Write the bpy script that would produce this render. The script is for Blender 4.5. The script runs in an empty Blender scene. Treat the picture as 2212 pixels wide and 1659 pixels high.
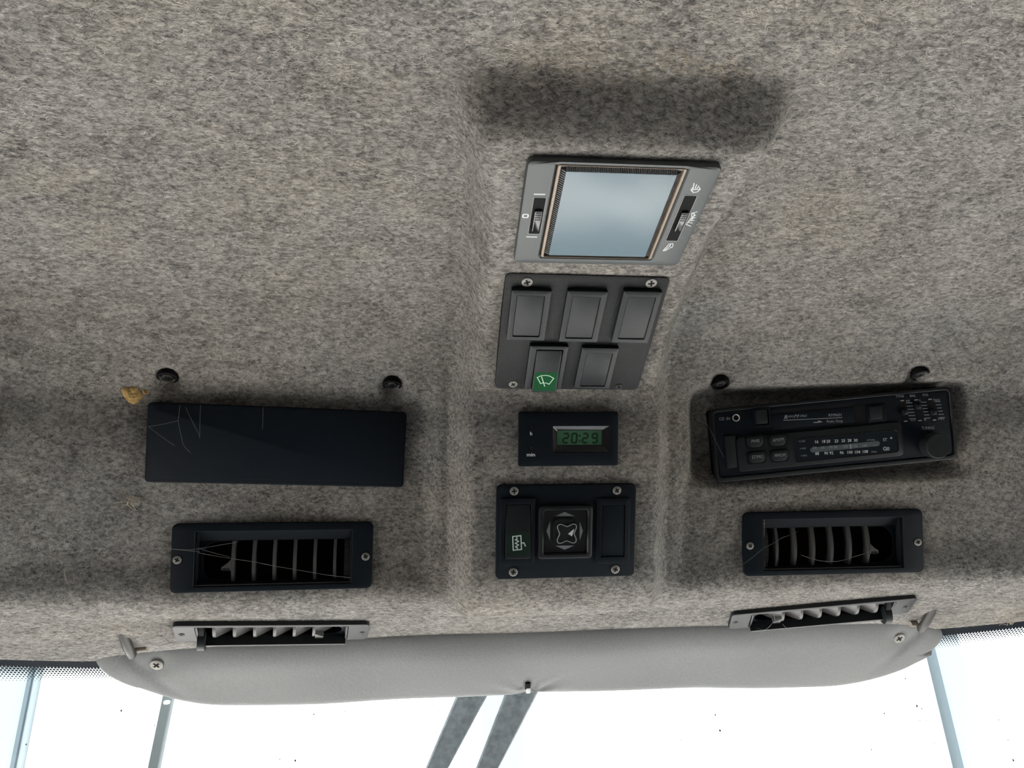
import bpy, math, random
import numpy as np
from mathutils import Vector, Matrix
from mathutils.bvhtree import BVHTree

random.seed(4)
rng = np.random.default_rng(11)
scene = bpy.context.scene
COL = scene.collection

# ------------------------------------------------------------------ camera
FPX, CX, CY = 1550.0, 1106.0, 829.5          # focal length and centre in pixels of the 2212 x 1659 frame
PITCH = math.radians(22.0)
CAM = np.array([-0.092, 0.0, 2.0])           # 92 mm left of the cab's centre line
Xa = np.array([1.0, -0.003, -0.11]); Xa /= np.linalg.norm(Xa)
Y0 = np.array([0.0, -math.sin(PITCH), -math.cos(PITCH)])
Ya = Y0 - Y0.dot(Xa) * Xa; Ya /= np.linalg.norm(Ya)
Za = np.cross(Xa, Ya)
ROT = np.array([Xa, Ya, Za])                 # camera axes -> world
cd = bpy.data.cameras.new('camera'); cam = bpy.data.objects.new('camera', cd); COL.objects.link(cam)
cd.sensor_width = 36.0; cd.lens = 36.0 * FPX / 2212.0; cd.clip_start = 0.01; cd.clip_end = 200
M4 = Matrix(ROT.tolist()).to_4x4(); M4.translation = Vector(CAM)
cam.matrix_world = M4
scene.camera = cam

# ------------------------------------------------------------------ light
w = bpy.data.worlds.new('sky'); scene.world = w; w.use_nodes = True
bg = w.node_tree.nodes['Background']
bg.inputs[0].default_value = (0.80, 0.90, 1.0, 1); bg.inputs[1].default_value = 1.0
sl = bpy.data.lights.new('sun', 'SUN'); sl.energy = 7.0; sl.angle = math.radians(6); sl.color = (1.0, 0.97, 0.93)
so = bpy.data.objects.new('sun', sl); COL.objects.link(so)
so.rotation_euler = (math.radians(24), 0, math.radians(-14))     # high sun from behind the cab, onto the white wall
scene.view_settings.view_transform = 'Standard'
scene.view_settings.look = 'None'
scene.view_settings.gamma = 1.0
scene.view_settings.use_curve_mapping = False
scene.view_settings.exposure = 1.8

# ------------------------------------------------------------------ pixel helpers
def ray(px, py):
    d = ROT @ np.array([(px - CX) / FPX, (CY - py) / FPX, -1.0])
    return d                                   # length such that depth along the lens axis is 1
def at(px, py, depth):
    return CAM + ray(px, py) * depth
def project(P):
    c = (np.asarray(P) - CAM) @ ROT            # = ROT.T @ v for each row
    return CX + FPX * c[..., 0] / -c[..., 2], CY - FPX * c[..., 1] / -c[..., 2]

# ------------------------------------------------------------------ materials
def mat(name, col, rough=0.5, spec=0.5, metal=0.0, noise=None, bump=0.0, bscale=900, var=0.0, coat=0.0):
    m = bpy.data.materials.new(name); m.use_nodes = True
    nt = m.node_tree; b = nt.nodes['Principled BSDF']
    b.inputs['Base Color'].default_value = (*col, 1); b.inputs['Roughness'].default_value = rough
    b.inputs['Specular IOR Level'].default_value = spec; b.inputs['Metallic'].default_value = metal
    b.inputs['Coat Weight'].default_value = coat
    if bump or var:
        tc = nt.nodes.new('ShaderNodeTexCoord'); n = nt.nodes.new('ShaderNodeTexNoise')
        n.inputs['Scale'].default_value = bscale; n.inputs['Detail'].default_value = 3
        nt.links.new(tc.outputs['Object'], n.inputs['Vector'])
        if bump:
            bp = nt.nodes.new('ShaderNodeBump'); bp.inputs['Strength'].default_value = bump
            bp.inputs['Distance'].default_value = 0.0006
            nt.links.new(n.outputs['Fac'], bp.inputs['Height']); nt.links.new(bp.outputs['Normal'], b.inputs['Normal'])
        if var:
            r = nt.nodes.new('ShaderNodeValToRGB')
            r.color_ramp.elements[0].position = 0.3; r.color_ramp.elements[1].position = 0.7
            r.color_ramp.elements[0].color = (*[c * (1 - var) for c in col], 1)
            r.color_ramp.elements[1].color = (*[min(1, c * (1 + var)) for c in col], 1)
            nt.links.new(n.outputs['Fac'], r.inputs['Fac']); nt.links.new(r.outputs['Color'], b.inputs['Base Color'])
    return m

FELT_DARK = (0.07, 0.067, 0.064); FELT_LIGHT = (0.41, 0.388, 0.360)
FIB_DARK = (0.065, 0.064, 0.062); FIB_LIGHT = (0.60, 0.57, 0.532)
def felt_base():
    m = bpy.data.materials.new('grey_felt'); m.use_nodes = True
    nt = m.node_tree; b = nt.nodes['Principled BSDF']; L = nt.links.new
    b.inputs['Roughness'].default_value = 1.0; b.inputs['Specular IOR Level'].default_value = 0.05
    b.inputs['Sheen Weight'].default_value = 0.12; b.inputs['Sheen Roughness'].default_value = 0.6
    tc = nt.nodes.new('ShaderNodeTexCoord')
    def noise(scale, detail=4, rough=0.6, dist=0.0):
        n = nt.nodes.new('ShaderNodeTexNoise'); n.inputs['Scale'].default_value = scale
        n.inputs['Detail'].default_value = detail; n.inputs['Roughness'].default_value = rough
        n.inputs['Distortion'].default_value = dist
        L(mp.outputs['Vector'], n.inputs['Vector']); return n
    mp = nt.nodes.new('ShaderNodeMapping'); mp.inputs['Scale'].default_value = (0.62, 1, 1); L(tc.outputs['Object'], mp.inputs['Vector'])
    fine = noise(480, 5, 0.72, 0.5); big = noise(45, 4, 0.6); tint = noise(11, 3, 0.5)
    mx = nt.nodes.new('ShaderNodeMath'); mx.operation = 'MULTIPLY_ADD'
    L(big.outputs['Fac'], mx.inputs[0]); mx.inputs[1].default_value = 0.24; L(fine.outputs['Fac'], mx.inputs[2])
    r = nt.nodes.new('ShaderNodeValToRGB'); cr = r.color_ramp
    cr.elements[0].position = 0.47; cr.elements[0].color = (*FELT_DARK, 1)
    cr.elements[1].position = 0.77; cr.elements[1].color = (*FELT_LIGHT, 1)
    L(mx.outputs[0], r.inputs['Fac'])
    t = nt.nodes.new('ShaderNodeValToRGB'); ct = t.color_ramp
    ct.elements[0].position = 0.4; ct.elements[0].color = (0.98, 0.99, 1.0, 1)
    ct.elements[1].position = 0.65; ct.elements[1].color = (1.0, 0.965, 0.92, 1)
    L(tint.outputs['Fac'], t.inputs['Fac'])
    mm = nt.nodes.new('ShaderNodeMix'); mm.data_type = 'RGBA'; mm.blend_type = 'MULTIPLY'
    mm.inputs['Factor'].default_value = 1.0
    L(r.outputs['Color'], mm.inputs['A']); L(t.outputs['Color'], mm.inputs['B'])
    L(mm.outputs['Result'], b.inputs['Base Color'])
    bp = nt.nodes.new('ShaderNodeBump'); bp.inputs['Strength'].default_value = 0.7; bp.inputs['Distance'].default_value = 0.0012
    L(fine.outputs['Fac'], bp.inputs['Height']); L(bp.outputs['Normal'], b.inputs['Normal'])
    return m
def fibre_mat():
    m = bpy.data.materials.new('felt_fibre'); m.use_nodes = True
    nt = m.node_tree; b = nt.nodes['Principled BSDF']
    b.inputs['Roughness'].default_value = 0.9; b.inputs['Specular IOR Level'].default_value = 0.1
    a = nt.nodes.new('ShaderNodeAttribute'); a.attribute_name = 'tone'
    nt.links.new(a.outputs['Color'], b.inputs['Base Color'])
    return m

M = {}
M['felt'] = felt_base(); M['fibre'] = fibre_mat()
M['black'] = mat('black_plastic', (0.003, 0.0065, 0.011), 0.55, 0.17, bump=0.25, bscale=2200)
M['panel'] = mat('textured_black_plastic', (0.010, 0.011, 0.012), 0.58, 0.33, bump=0.6, bscale=1500)
M['smooth'] = mat('satin_black_plastic', (0.0095, 0.0115, 0.0135), 0.45, 0.35, bump=0.08, bscale=1200)
M['lampgrey'] = mat('dark_grey_plastic', (0.060, 0.068, 0.070), 0.42, 0.5, bump=0.12, bscale=1500)
M['deep'] = mat('matt_black_cavity_shade', (0.006, 0.006, 0.007), 0.8, 0.2)  # black that paints the shade inside slots, holes and wells
M['gloss'] = mat('glossy_black_plastic', (0.012, 0.012, 0.013), 0.14, 0.6)
M['slat'] = mat('grey_louvre_plastic', (0.075, 0.073, 0.072), 0.4, 0.5, bump=0.1, bscale=1500)
M['white'] = mat('white_print', (0.62, 0.64, 0.64), 0.6)
M['greyprint'] = mat('grey_print', (0.30, 0.32, 0.34), 0.6)
M['screw'] = mat('worn_screw_metal', (0.26, 0.25, 0.23), 0.45, 0.5, 0.6, bump=0.5, bscale=1800, var=0.4)
M['blackscrew'] = mat('black_screw_metal', (0.02, 0.02, 0.02), 0.4, 0.6, 0.3, bump=0.5, bscale=1500)
M['green'] = mat('green_legend_plastic', (0.002, 0.075, 0.02), 0.45, 0.12)
M['darkgreen'] = mat('unlit_green_legend_plastic', (0.006, 0.020, 0.013), 0.35)
M['legend'] = mat('pale_green_print', (0.50, 0.78, 0.55), 0.6)
M['legend2'] = mat('pale_print', (0.60, 0.72, 0.68), 0.6)
M['lcd'] = mat('green_liquid_crystal', (0.06, 0.17, 0.085), 0.3)
M['segment'] = mat('dark_display_segment', (0.006, 0.025, 0.012), 0.4)
M['chrome'] = mat('bright_metal_ring', (0.75, 0.72, 0.66), 0.25, 0.5, 0.7)
M['trim'] = mat('tan_lens_edge', (0.26, 0.20, 0.15), 0.35)
M['dialgrey'] = mat('grey_dial_band', (0.085, 0.10, 0.105), 0.4)
M['visor'] = mat('grey_visor_vinyl', (0.225, 0.231, 0.231), 0.55, 0.4, bump=0.3, bscale=500, var=0.05)
M['arm'] = mat('smoky_grey_plastic', (0.035, 0.033, 0.031), 0.42, 0.3)
M['sleeve'] = mat('beige_plastic', (0.32, 0.28, 0.23), 0.5)
M['foam'] = mat('yellow_foam', (0.50, 0.33, 0.13), 0.85, 0.2, bump=0.8, bscale=600, var=0.3)
M['web'] = mat('cobweb_silk', (0.30, 0.30, 0.30), 0.7)
M['lint'] = mat('beige_lint', (0.45, 0.38, 0.29), 0.9)
M['frit'] = mat('black_glass_frit', (0.012, 0.016, 0.022), 0.3)
M['dust'] = mat('dusty_black_metal', (0.095, 0.105, 0.113), 0.6, 0.3, bscale=130, var=0.35, bump=0.2)
M['rod'] = mat('grey_painted_rod', (0.065, 0.078, 0.082), 0.6, 0.3)
M['cab'] = mat('dark_cab_trim', (0.05, 0.05, 0.052), 0.8, 0.2)
M['roof'] = mat('roof_paint', (0.4, 0.4, 0.4), 0.5)
M['wallwhite'] = mat('white_cladding', (0.86, 0.88, 0.88), 0.5)
M['post'] = mat('blue_grey_steel', (0.125, 0.148, 0.158), 0.5)
M['line'] = mat('grey_blue_seal', (0.035, 0.05, 0.06), 0.6)
M['ground'] = mat('pale_concrete', (0.66, 0.64, 0.61), 0.9, 0.2, bscale=3, var=0.1)

def lens_mat():
    m = mat('frosted_lens', (0.14, 0.195, 0.23), 0.28, 0.5)
    nt = m.node_tree; b = nt.nodes['Principled BSDF']
    tc = nt.nodes.new('ShaderNodeTexCoord')
    v = nt.nodes.new('ShaderNodeTexVoronoi'); v.inputs['Scale'].default_value = 900; v.inputs['Randomness'].default_value = 0.15
    nt.links.new(tc.outputs['Object'], v.inputs['Vector'])
    bp = nt.nodes.new('ShaderNodeBump'); bp.inputs['Strength'].default_value = 0.12; bp.inputs['Distance'].default_value = 0.0004
    nt.links.new(v.outputs['Distance'], bp.inputs['Height']); nt.links.new(bp.outputs['Normal'], b.inputs['Normal'])
    return m
M['lens'] = lens_mat()
def rib_mat():
    m = mat('ribbed_lens_edge', (0.20, 0.20, 0.20), 0.3, 0.5)
    return m
M['rib'] = rib_mat(); M['lensrib'] = mat('clear_grey_ribs', (0.13, 0.13, 0.13), 0.3)
def glass_mat():
    m = bpy.data.materials.new('windscreen_glass'); m.use_nodes = True
    nt = m.node_tree; nt.nodes.clear(); L = nt.links.new
    o = nt.nodes.new('ShaderNodeOutputMaterial'); t = nt.nodes.new('ShaderNodeBsdfTransparent')
    t.inputs[0].default_value = (0.93, 0.97, 0.97, 1)
    g = nt.nodes.new('ShaderNodeBsdfGlossy'); g.inputs['Roughness'].default_value = 0.02
    fr = nt.nodes.new('ShaderNodeFresnel'); fr.inputs[0].default_value = 1.25
    mx = nt.nodes.new('ShaderNodeMixShader')
    L(fr.outputs[0], mx.inputs[0]); L(t.outputs[0], mx.inputs[1]); L(g.outputs[0], mx.inputs[2]); L(mx.outputs[0], o.inputs[0])
    return m
M['glass'] = glass_mat()

# ------------------------------------------------------------------ mesh helpers (local millimetres)
def rrect(cx, cy, w_, h_, r, n=4):
    """counter-clockwise rounded rectangle; r = one radius or (bl, br, tr, tl)"""
    rr = (r,) * 4 if not isinstance(r, (tuple, list)) else r
    out = []
    for k, (sx, sy) in enumerate(((-1, -1), (1, -1), (1, 1), (-1, 1))):
        q = max(0.001, min(rr[k], w_ / 2 - 0.001, h_ / 2 - 0.001))
        ax, ay = cx + sx * (w_ / 2 - q), cy + sy * (h_ / 2 - q)
        a0 = math.pi + k * math.pi / 2
        for i in range(n + 1):
            a = a0 + math.pi / 2 * i / n
            out.append((ax + q * math.cos(a), ay + q * math.sin(a)))
    return out
def circle(cx, cy, r, n=24):
    return [(cx + r * math.cos(2 * math.pi * i / n), cy + r * math.sin(2 * math.pi * i / n)) for i in range(n)]
def inset(p, d):
    n = len(p); out = []
    for i in range(n):
        a, b, c = np.array(p[i - 1]), np.array(p[i]), np.array(p[(i + 1) % n])
        e1, e2 = b - a, c - b
        l1, l2 = np.linalg.norm(e1), np.linalg.norm(e2)
        if l1 < 1e-6: e1, l1 = e2, l2
        if l2 < 1e-6: e2, l2 = e1, l1
        e1, e2 = e1 / max(l1, 1e-9), e2 / max(l2, 1e-9)
        n1, n2 = np.array([-e1[1], e1[0]]), np.array([-e2[1], e2[0]])
        k = max(0.3, 1 + n1.dot(n2))
        out.append(tuple(b + d * (n1 + n2) / k))
    return out
class MB:
    def __init__(s): s.v = []; s.f = []
    def loop(s, pts):
        i = len(s.v); s.v += [tuple(p) for p in pts]; return list(range(i, i + len(pts)))
    def band(s, a, b):
        n = len(a)
        for i in range(n):
            j = (i + 1) % n
            s.f.append((a[i], a[j], b[j], b[i]))
    def prism(s, o, z0, z1, bev=0.0, bottom=False):
        prof = [(0, z0)]
        if bev: prof += [(0, z1 - bev), (bev * 0.3, z1 - bev * 0.3), (bev, z1)]
        else: prof += [(0, z1)]
        prev = None
        for d, z in prof:
            q = inset(o, d) if d else o
            lp = s.loop([(x, y, z) for x, y in q])
            if prev is not None: s.band(prev, lp)
            elif bottom: s.f.append(tuple(reversed(lp)))
            prev = lp
        s.f.append(tuple(prev))
        return s
    def frame(s, outer, inner, z0, z1, bev=0.0, zin=None, inner2=None):
        """ring; inner wall goes down to zin, ending on inner2 (for a sloping wall)"""
        zin = z0 if zin is None else zin
        loops = [(outer, z0)]
        if bev: loops += [(outer, z1 - bev), (inset(outer, bev * 0.3), z1 - bev * 0.3), (inset(outer, bev), z1)]
        else: loops += [(outer, z1)]
        if bev: loops += [(inset(inner, -bev * 0.6), z1), (inner, z1 - bev * 0.6)]
        else: loops += [(inner, z1)]
        loops.append((inner2 or inner, zin))
        prev = None
        for o, z in loops:
            lp = s.loop([(x, y, z) for x, y in o])
            if prev is not None: s.band(prev, lp)
            prev = lp
        return s
    def face(s, pts):
        s.f.append(tuple(s.loop(pts))); return s
    def box(s, x0, x1, y0, y1, z0, z1):
        return s.prism([(x0, y0), (x1, y0), (x1, y1), (x0, y1)], z0, z1, bottom=True)
    def hull_x(s, prof, x0, x1):
        """prism along x from a (y, z) outline"""
        a = s.loop([(x0, y, z) for y, z in prof]); b = s.loop([(x1, y, z) for y, z in prof])
        s.band(a, b); s.f.append(tuple(reversed(a))); s.f.append(tuple(b)); return s
    def stroke(s, pts, wd, z0, z1):
        for (x0, y0), (x1, y1) in zip(pts[:-1], pts[1:]):
            dx, dy = x1 - x0, y1 - y0; l = math.hypot(dx, dy) or 1
            ux, uy = dx / l, dy / l; e = wd * 0.42; nx, ny = -uy * wd / 2, ux * wd / 2
            s.prism([(x0 - ux * e + nx, y0 - uy * e + ny), (x0 - ux * e - nx, y0 - uy * e - ny),
                     (x1 + ux * e - nx, y1 + uy * e - ny), (x1 + ux * e + nx, y1 + uy * e + ny)], z0, z1)
        return s
    def tube(s, pts, r, n=10, caps=True):
        pts = [np.array(p, float) for p in pts]; prev = None; up = None
        rs = r if isinstance(r, (list, tuple)) else [r] * len(pts)
        for i, p in enumerate(pts):
            t = pts[min(i + 1, len(pts) - 1)] - pts[max(i - 1, 0)]; t = t / (np.linalg.norm(t) + 1e-12)
            if up is None: up = np.array([0, 0, 1.0]) if abs(t[2]) < 0.9 else np.array([1.0, 0, 0])
            a = np.cross(t, up); a /= np.linalg.norm(a); up = np.cross(a, t)
            lp = s.loop([p + rs[i] * (math.cos(2 * math.pi * k / n) * a + math.sin(2 * math.pi * k / n) * up) for k in range(n)])
            if prev is not None: s.band(prev, lp)
            elif caps: s.f.append(tuple(reversed(lp)))
            prev = lp
        if caps: s.f.append(tuple(prev))
        return s
    def text(s, body, cx, cy, cap, z, width=None, rot=0.0, shear=0.0, weight=0.0):
        c = bpy.data.curves.new('t', 'FONT'); c.body = body; c.shear = shear; c.offset = weight
        c.resolution_u = 2; c.fill_mode = 'FRONT'
        ob = bpy.data.objects.new('t', c)
        me = bpy.data.meshes.new_from_object(ob)
        P = np.array([v.co[:] for v in me.vertices]) if len(me.vertices) else np.zeros((0, 3))
        F = [tuple(p.vertices) for p in me.polygons]
        bpy.data.objects.remove(ob); bpy.data.curves.remove(c); bpy.data.meshes.remove(me)
        if not len(P): return s
        k = cap / 0.70
        xm, xM = P[:, 0].min(), P[:, 0].max()
        kx = (width / (xM - xm)) if width else k
        x = (P[:, 0] - (xm + xM) / 2) * kx; y = (P[:, 1] - 0.35) * k
        cr, sr = math.cos(rot), math.sin(rot); i0 = len(s.v)
        s.v += [(cx + a * cr - b * sr, cy + a * sr + b * cr, z) for a, b in zip(x, y)]
        s.f += [tuple(i0 + q for q in f) for f in F]
        return s
    def build(s, name, m, parent=None, smooth=35, scale=0.001, label=None):
        me = bpy.data.meshes.new(name)
        me.from_pydata([(x * scale, y * scale, z * scale) for x, y, z in s.v], [], s.f)
        me.validate(); me.update()
        if smooth:
            me.shade_smooth(); me.set_sharp_from_angle(angle=math.radians(smooth))
        me.materials.append(M[m] if isinstance(m, str) else m)
        o = bpy.data.objects.new(name, me); COL.objects.link(o)
        if parent is not None: o.parent = parent
        if label: o['label'] = label
        return o
def tag(o, label, cat, group=None, kind=None):
    if label: o['label'] = label
    if cat: o['category'] = cat
    if group: o['group'] = group
    if kind: o['kind'] = kind
    return o
def structure(o, label=None):
    o['kind'] = 'structure'
    if label: o['label'] = label
    return o
def copy_part(o, parent, loc=None):
    c = o.copy(); COL.objects.link(c); c.parent = parent
    if loc is not None: c.location = loc
    return c

# ------------------------------------------------------------------ headliner surface (mm, forward f / up h relative to the lens)
PROF = np.array([(-520, 232), (-350, 250), (-150, 264), (20, 268), (140, 264), (215, 259), (253, 255), (315, 248), (367, 240),
                 (421, 226), (453, 211), (472, 198), (485, 179), (495, 152), (518, 107), (535, 71), (544, 57), (556, 49),
                 (575, 43), (602, 34), (632, 27), (656, 20)], float)
def catmull(P, n=24):
    Q = np.vstack([2 * P[0] - P[1], P, 2 * P[-1] - P[-2]]); out = []
    for i in range(1, len(Q) - 2):
        p0, p1, p2, p3 = Q[i - 1:i + 3]
        for t in np.linspace(0, 1, n, endpoint=False):
            out.append(0.5 * (2 * p1 + (p2 - p0) * t + (2 * p0 - 5 * p1 + 4 * p2 - p3) * t * t + (3 * p1 - p0 - 3 * p2 + p3) * t ** 3))
    out.append(P[-1]); return np.array(out)
DENSE = catmull(PROF)
SARC = np.concatenate([[0], np.cumsum(np.linalg.norm(np.diff(DENSE, axis=0), axis=1))])
TAN = np.gradient(DENSE, axis=0); TAN /= np.linalg.norm(TAN, axis=1)[:, None]
def s_of_f(f): return np.interp(f, DENSE[:, 0], SARC)
def sst(a, b, x):
    t = np.clip((x - a) / (b - a), 0, 1); return t * t * (3 - 2 * t)
DIPS = []                                       # (X, s, depth, radius)
POCKETS = []                                    # (X0, X1, s0, s1, depth, edge)
def surf(X, s):
    f = np.interp(s, SARC, DENSE[:, 0]); h = np.interp(s, SARC, DENSE[:, 1])
    tf = np.interp(s, SARC, TAN[:, 0]); th = np.interp(s, SARC, TAN[:, 1])
    nf, nh = th, -tf                            # towards the cab
    aX = np.abs(X)
    s1, s2 = s_of_f(243), s_of_f(271); s3, s4 = s_of_f(534), s_of_f(582)
    H = 24 * sst(s1, s2, s) * (1 - sst(s3, s4, s)) + 3 * sst(s_of_f(400), s_of_f(450), s) * (1 - sst(s_of_f(470), s_of_f(520), s))
    wide = 58 + 8 * (1 - sst(s_of_f(262), s_of_f(330), s)) + 5 * sst(s_of_f(440), s_of_f(490), s)
    D = H * (1 - sst(wide, wide + 20, aX))
    # the two shallow bays beside the centre column
    D = D - 7 * sst(s_of_f(468), s_of_f(487), s) * (1 - sst(s_of_f(530), s_of_f(549), s)) * sst(84, 100, aX) * (1 - sst(372, 398, aX))
    for x0, x1, a, b, d, e in POCKETS:
        D = D - d * sst(x0 - e, x0, X) * (1 - sst(x1, x1 + e, X)) * sst(a - e, a, s) * (1 - sst(b, b + e, s))
    for x, ss, d, r in DIPS:
        D = D - d * np.exp(-(((X - x) / r) ** 2 + ((s - ss) / r) ** 2) ** 2)
    # slow unevenness of the felt over its shell
    D = D + 0.8 * np.sin(X * 0.021 + s * 0.013) * np.cos(s * 0.027 - X * 0.009)
    lipw = sst(540, 600, f); xo = np.clip(aX - 280, 0, None)
    wrap = -6.3e-8 * aX ** 3.4 * sst(380, 500, f) - 0.0012 * xo ** 2 * lipw
    droop = -0.4e-7 * aX ** 3 * (1 - sst(380, 500, f)) + 0.0003 * xo ** 2 * lipw
    return np.stack([X, f + nf * D + wrap, h + nh * D + droop + 2000], -1)
S_END = SARC[-1]
sv = np.concatenate([np.arange(0, s_of_f(150), 14.0), np.arange(s_of_f(150), S_END, 2.6), [S_END]])
xv = np.concatenate([np.arange(-640, -460, 12.0), np.arange(-460, 460, 3.0), np.arange(460, 641, 12.0)])
def grid_mesh():
    XX, SS = np.meshgrid(xv, sv); P = surf(XX, SS).reshape(-1, 3) * 0.001
    nx, ns = len(xv), len(sv)
    idx = np.arange(nx * ns).reshape(ns, nx)
    F = np.stack([idx[:-1, :-1], idx[1:, :-1], idx[1:, 1:], idx[:-1, 1:]], -1).reshape(-1, 4)
    return P, F, XX.reshape(-1), SS.reshape(-1)
def hit(bvh, px, py):
    d = Vector(ray(px, py)); h = bvh.ray_cast(Vector(CAM), d.normalized())
    return None if h[0] is None else np.array(h[0])
P, F, GX, GS = grid_mesh()
bvh = bvh0 = BVHTree.FromPolygons(P.tolist(), F.tolist())
def XS(px, py):
    q = hit(bvh, px, py); i = np.argmin(((P - q) ** 2).sum(1)); return GX[i], GS[i]
SCREW_PX = [(360, 815), (846, 831), (1556, 829), (1988, 809)]
dips = [(*XS(x, y), 6.5, 8.5) for x, y in SCREW_PX]
a = XS(1515, 905); b_ = XS(2062, 880); c_ = XS(1800, 1012); d_ = XS(1800, 856)
POCKETS.append((a[0], b_[0], d_[1], c_[1], 14.0, 13.0))
DIPS += dips
HOLES = []                                      # the felt is cut out behind each louvred vent
for q in (((425, 1146), (752, 1146), (752, 1260), (425, 1262)), ((1660, 1127), (1942, 1116), (1940, 1222), (1660, 1236)),
          ((455, 1356), (735, 1352), (735, 1384), (455, 1388)), ((1640, 1322), (1905, 1308), (1905, 1330), (1640, 1342))):
    K = [XS(*p) for p in q]
    HOLES.append((min(k[0] for k in K) - 2, max(k[0] for k in K) + 2, min(k[1] for k in K) - 3, max(k[1] for k in K) + 3))
P, F, GX, GS = grid_mesh()
bvh = BVHTree.FromPolygons(P.tolist(), F.tolist())
FX, FS = GX[F].mean(1), GS[F].mean(1); cut = np.zeros(len(F), bool)
for x0, x1, a, b in HOLES: cut |= (FX > x0) & (FX < x1) & (FS > a) & (FS < b)
F = F[~cut]
me = bpy.data.meshes.new('ceiling')
me.from_pydata(P.tolist(), [], F[:, ::-1].tolist()); me.update(); me.shade_smooth(); me.materials.append(M['felt'])
ceiling = bpy.data.objects.new('ceiling', me); COL.objects.link(ceiling)
structure(ceiling, 'grey heathered felt headliner with a raised centre console')

# ------------------------------------------------------------------ fitted devices
FOOT = []                                       # pixel outlines kept free of fibres
class Dev:
    def __init__(s, name, label, cat, quad, lift=0.0, group=None, foot=True):
        pts = []
        q = np.array(quad, float)                # TL TR BR BL
        for i in range(9):
            for j in range(9):
                a, b = i / 8, j / 8
                p = (1 - b) * ((1 - a) * q[0] + a * q[1]) + b * ((1 - a) * q[3] + a * q[2])
                h = hit(bvh0, *p)
                if h is not None: pts.append(h)
        pts = np.array(pts); c = pts.mean(0)
        n = np.linalg.svd(pts - c)[2][2]
        if n.dot(CAM - c) < 0: n = -n
        s.c0 = c + n * lift * 0.001; s.n = n
        K = [s.on(x, y) for x, y in q]
        ex = (K[1] - K[0]) + (K[2] - K[3]); ey = (K[0] - K[3]) + (K[1] - K[2])
        ex /= np.linalg.norm(ex); ey -= ey.dot(n) * n; ey /= np.linalg.norm(ey)
        # share the skew between the two axes
        m = ex + np.cross(ey, n); ex = m / np.linalg.norm(m); ey = np.cross(n, ex)
        s.o = sum(K) / 4; s.ex, s.ey = ex, ey
        s.w = 500 * ((K[1] - K[0]).dot(ex) + (K[2] - K[3]).dot(ex)); s.h = 500 * ((K[0] - K[3]).dot(ey) + (K[1] - K[2]).dot(ey))
        e = bpy.data.objects.new(name, None); COL.objects.link(e); s.root = e
        m4 = Matrix(np.array([ex, ey, n]).T.tolist()).to_4x4(); m4.translation = Vector(s.o); e.matrix_world = m4
        e.empty_display_size = 0.02
        tag(e, label, cat, group)
        s.zx, s.zy, s.zs = 0, 0, 1
        if foot: FOOT.append([tuple(p) for p in q])
        print(name, 'size', round(s.w, 1), round(s.h, 1), 'dist', round(float(np.linalg.norm(s.o - CAM)), 3))
    def on(s, px, py, z=0.0):
        d = ray(px, py); c = s.c0 + s.n * z * 0.001
        return CAM + d * ((c - CAM).dot(s.n) / d.dot(s.n))
    def zoom(s, x0, y0, k): s.zx, s.zy, s.zs = x0, y0, k; return s
    def L(s, zx, zy, z=0.0):
        p = s.on(s.zx + zx / s.zs, s.zy + zy / s.zs, z) - s.o
        return (1000 * p.dot(s.ex), 1000 * p.dot(s.ey))
    def R(s, q, z=0.0):
        """averaged rectangle (cx, cy, w, h) of a quad TL TR BR BL given in zoom coordinates"""
        K = [s.L(x, y, z) for x, y in q]
        cx = sum(k[0] for k in K) / 4; cy = sum(k[1] for k in K) / 4
        return cx, cy, (K[1][0] - K[0][0] + K[2][0] - K[3][0]) / 2, (K[0][1] - K[3][1] + K[1][1] - K[2][1]) / 2
    def mm(s, zpx):
        """zoom pixels -> mm near the centre"""
        u = s.on(CX, CY); cpt = project(s.o)
        a = s.on(cpt[0], cpt[1]); b = s.on(cpt[0] + 10, cpt[1])
        return 1000 * np.linalg.norm(b - a) / 10 / s.zs * zpx

def screw(dev, x, y, z, r, m='screw', rot=0.4, name='screw'):
    mb = MB(); mb.prism(circle(x, y, r, 18), z - 1.2, z + 0.55, 0.5)
    o = mb.build(name, m, dev.root, smooth=50)
    c, s_ = math.cos(rot), math.sin(rot); k = r * 0.55; t = r * 0.16; pts = []
    for px, py in ((k, -t), (k, t), (t, t), (t, k), (-t, k), (-t, t), (-k, t), (-k, -t), (-t, -t), (-t, -k), (t, -k), (t, -t)):
        pts.append((x + px * c - py * s_, y + px * s_ + py * c))
    MB().prism(pts, z + 0.3, z + 0.60).build('cross_recess_shade', 'deep', o, smooth=0)  # dark cross laid on the head, painted shade of its recess
    return o
def rocker_blank(dev, q, qi, z, m='smooth', name='blank_switch'):
    cx, cy, w_, h_ = dev.R(q, z); ix, iy, iw, ih = dev.R(qi, z)
    o = MB().frame(rrect(cx, cy, w_, h_, 0.6, 2), rrect(ix, iy, iw, ih, 0.8, 2), 0.0, z, 0.35, zin=z - 1.1).build(name, m, dev.root)
    MB().prism(rrect(ix, iy, iw - 0.5, ih - 0.5, 0.7, 2), 0.2, z - 0.55, 0.15).build('blank_cover', m, o)
    return o

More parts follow.
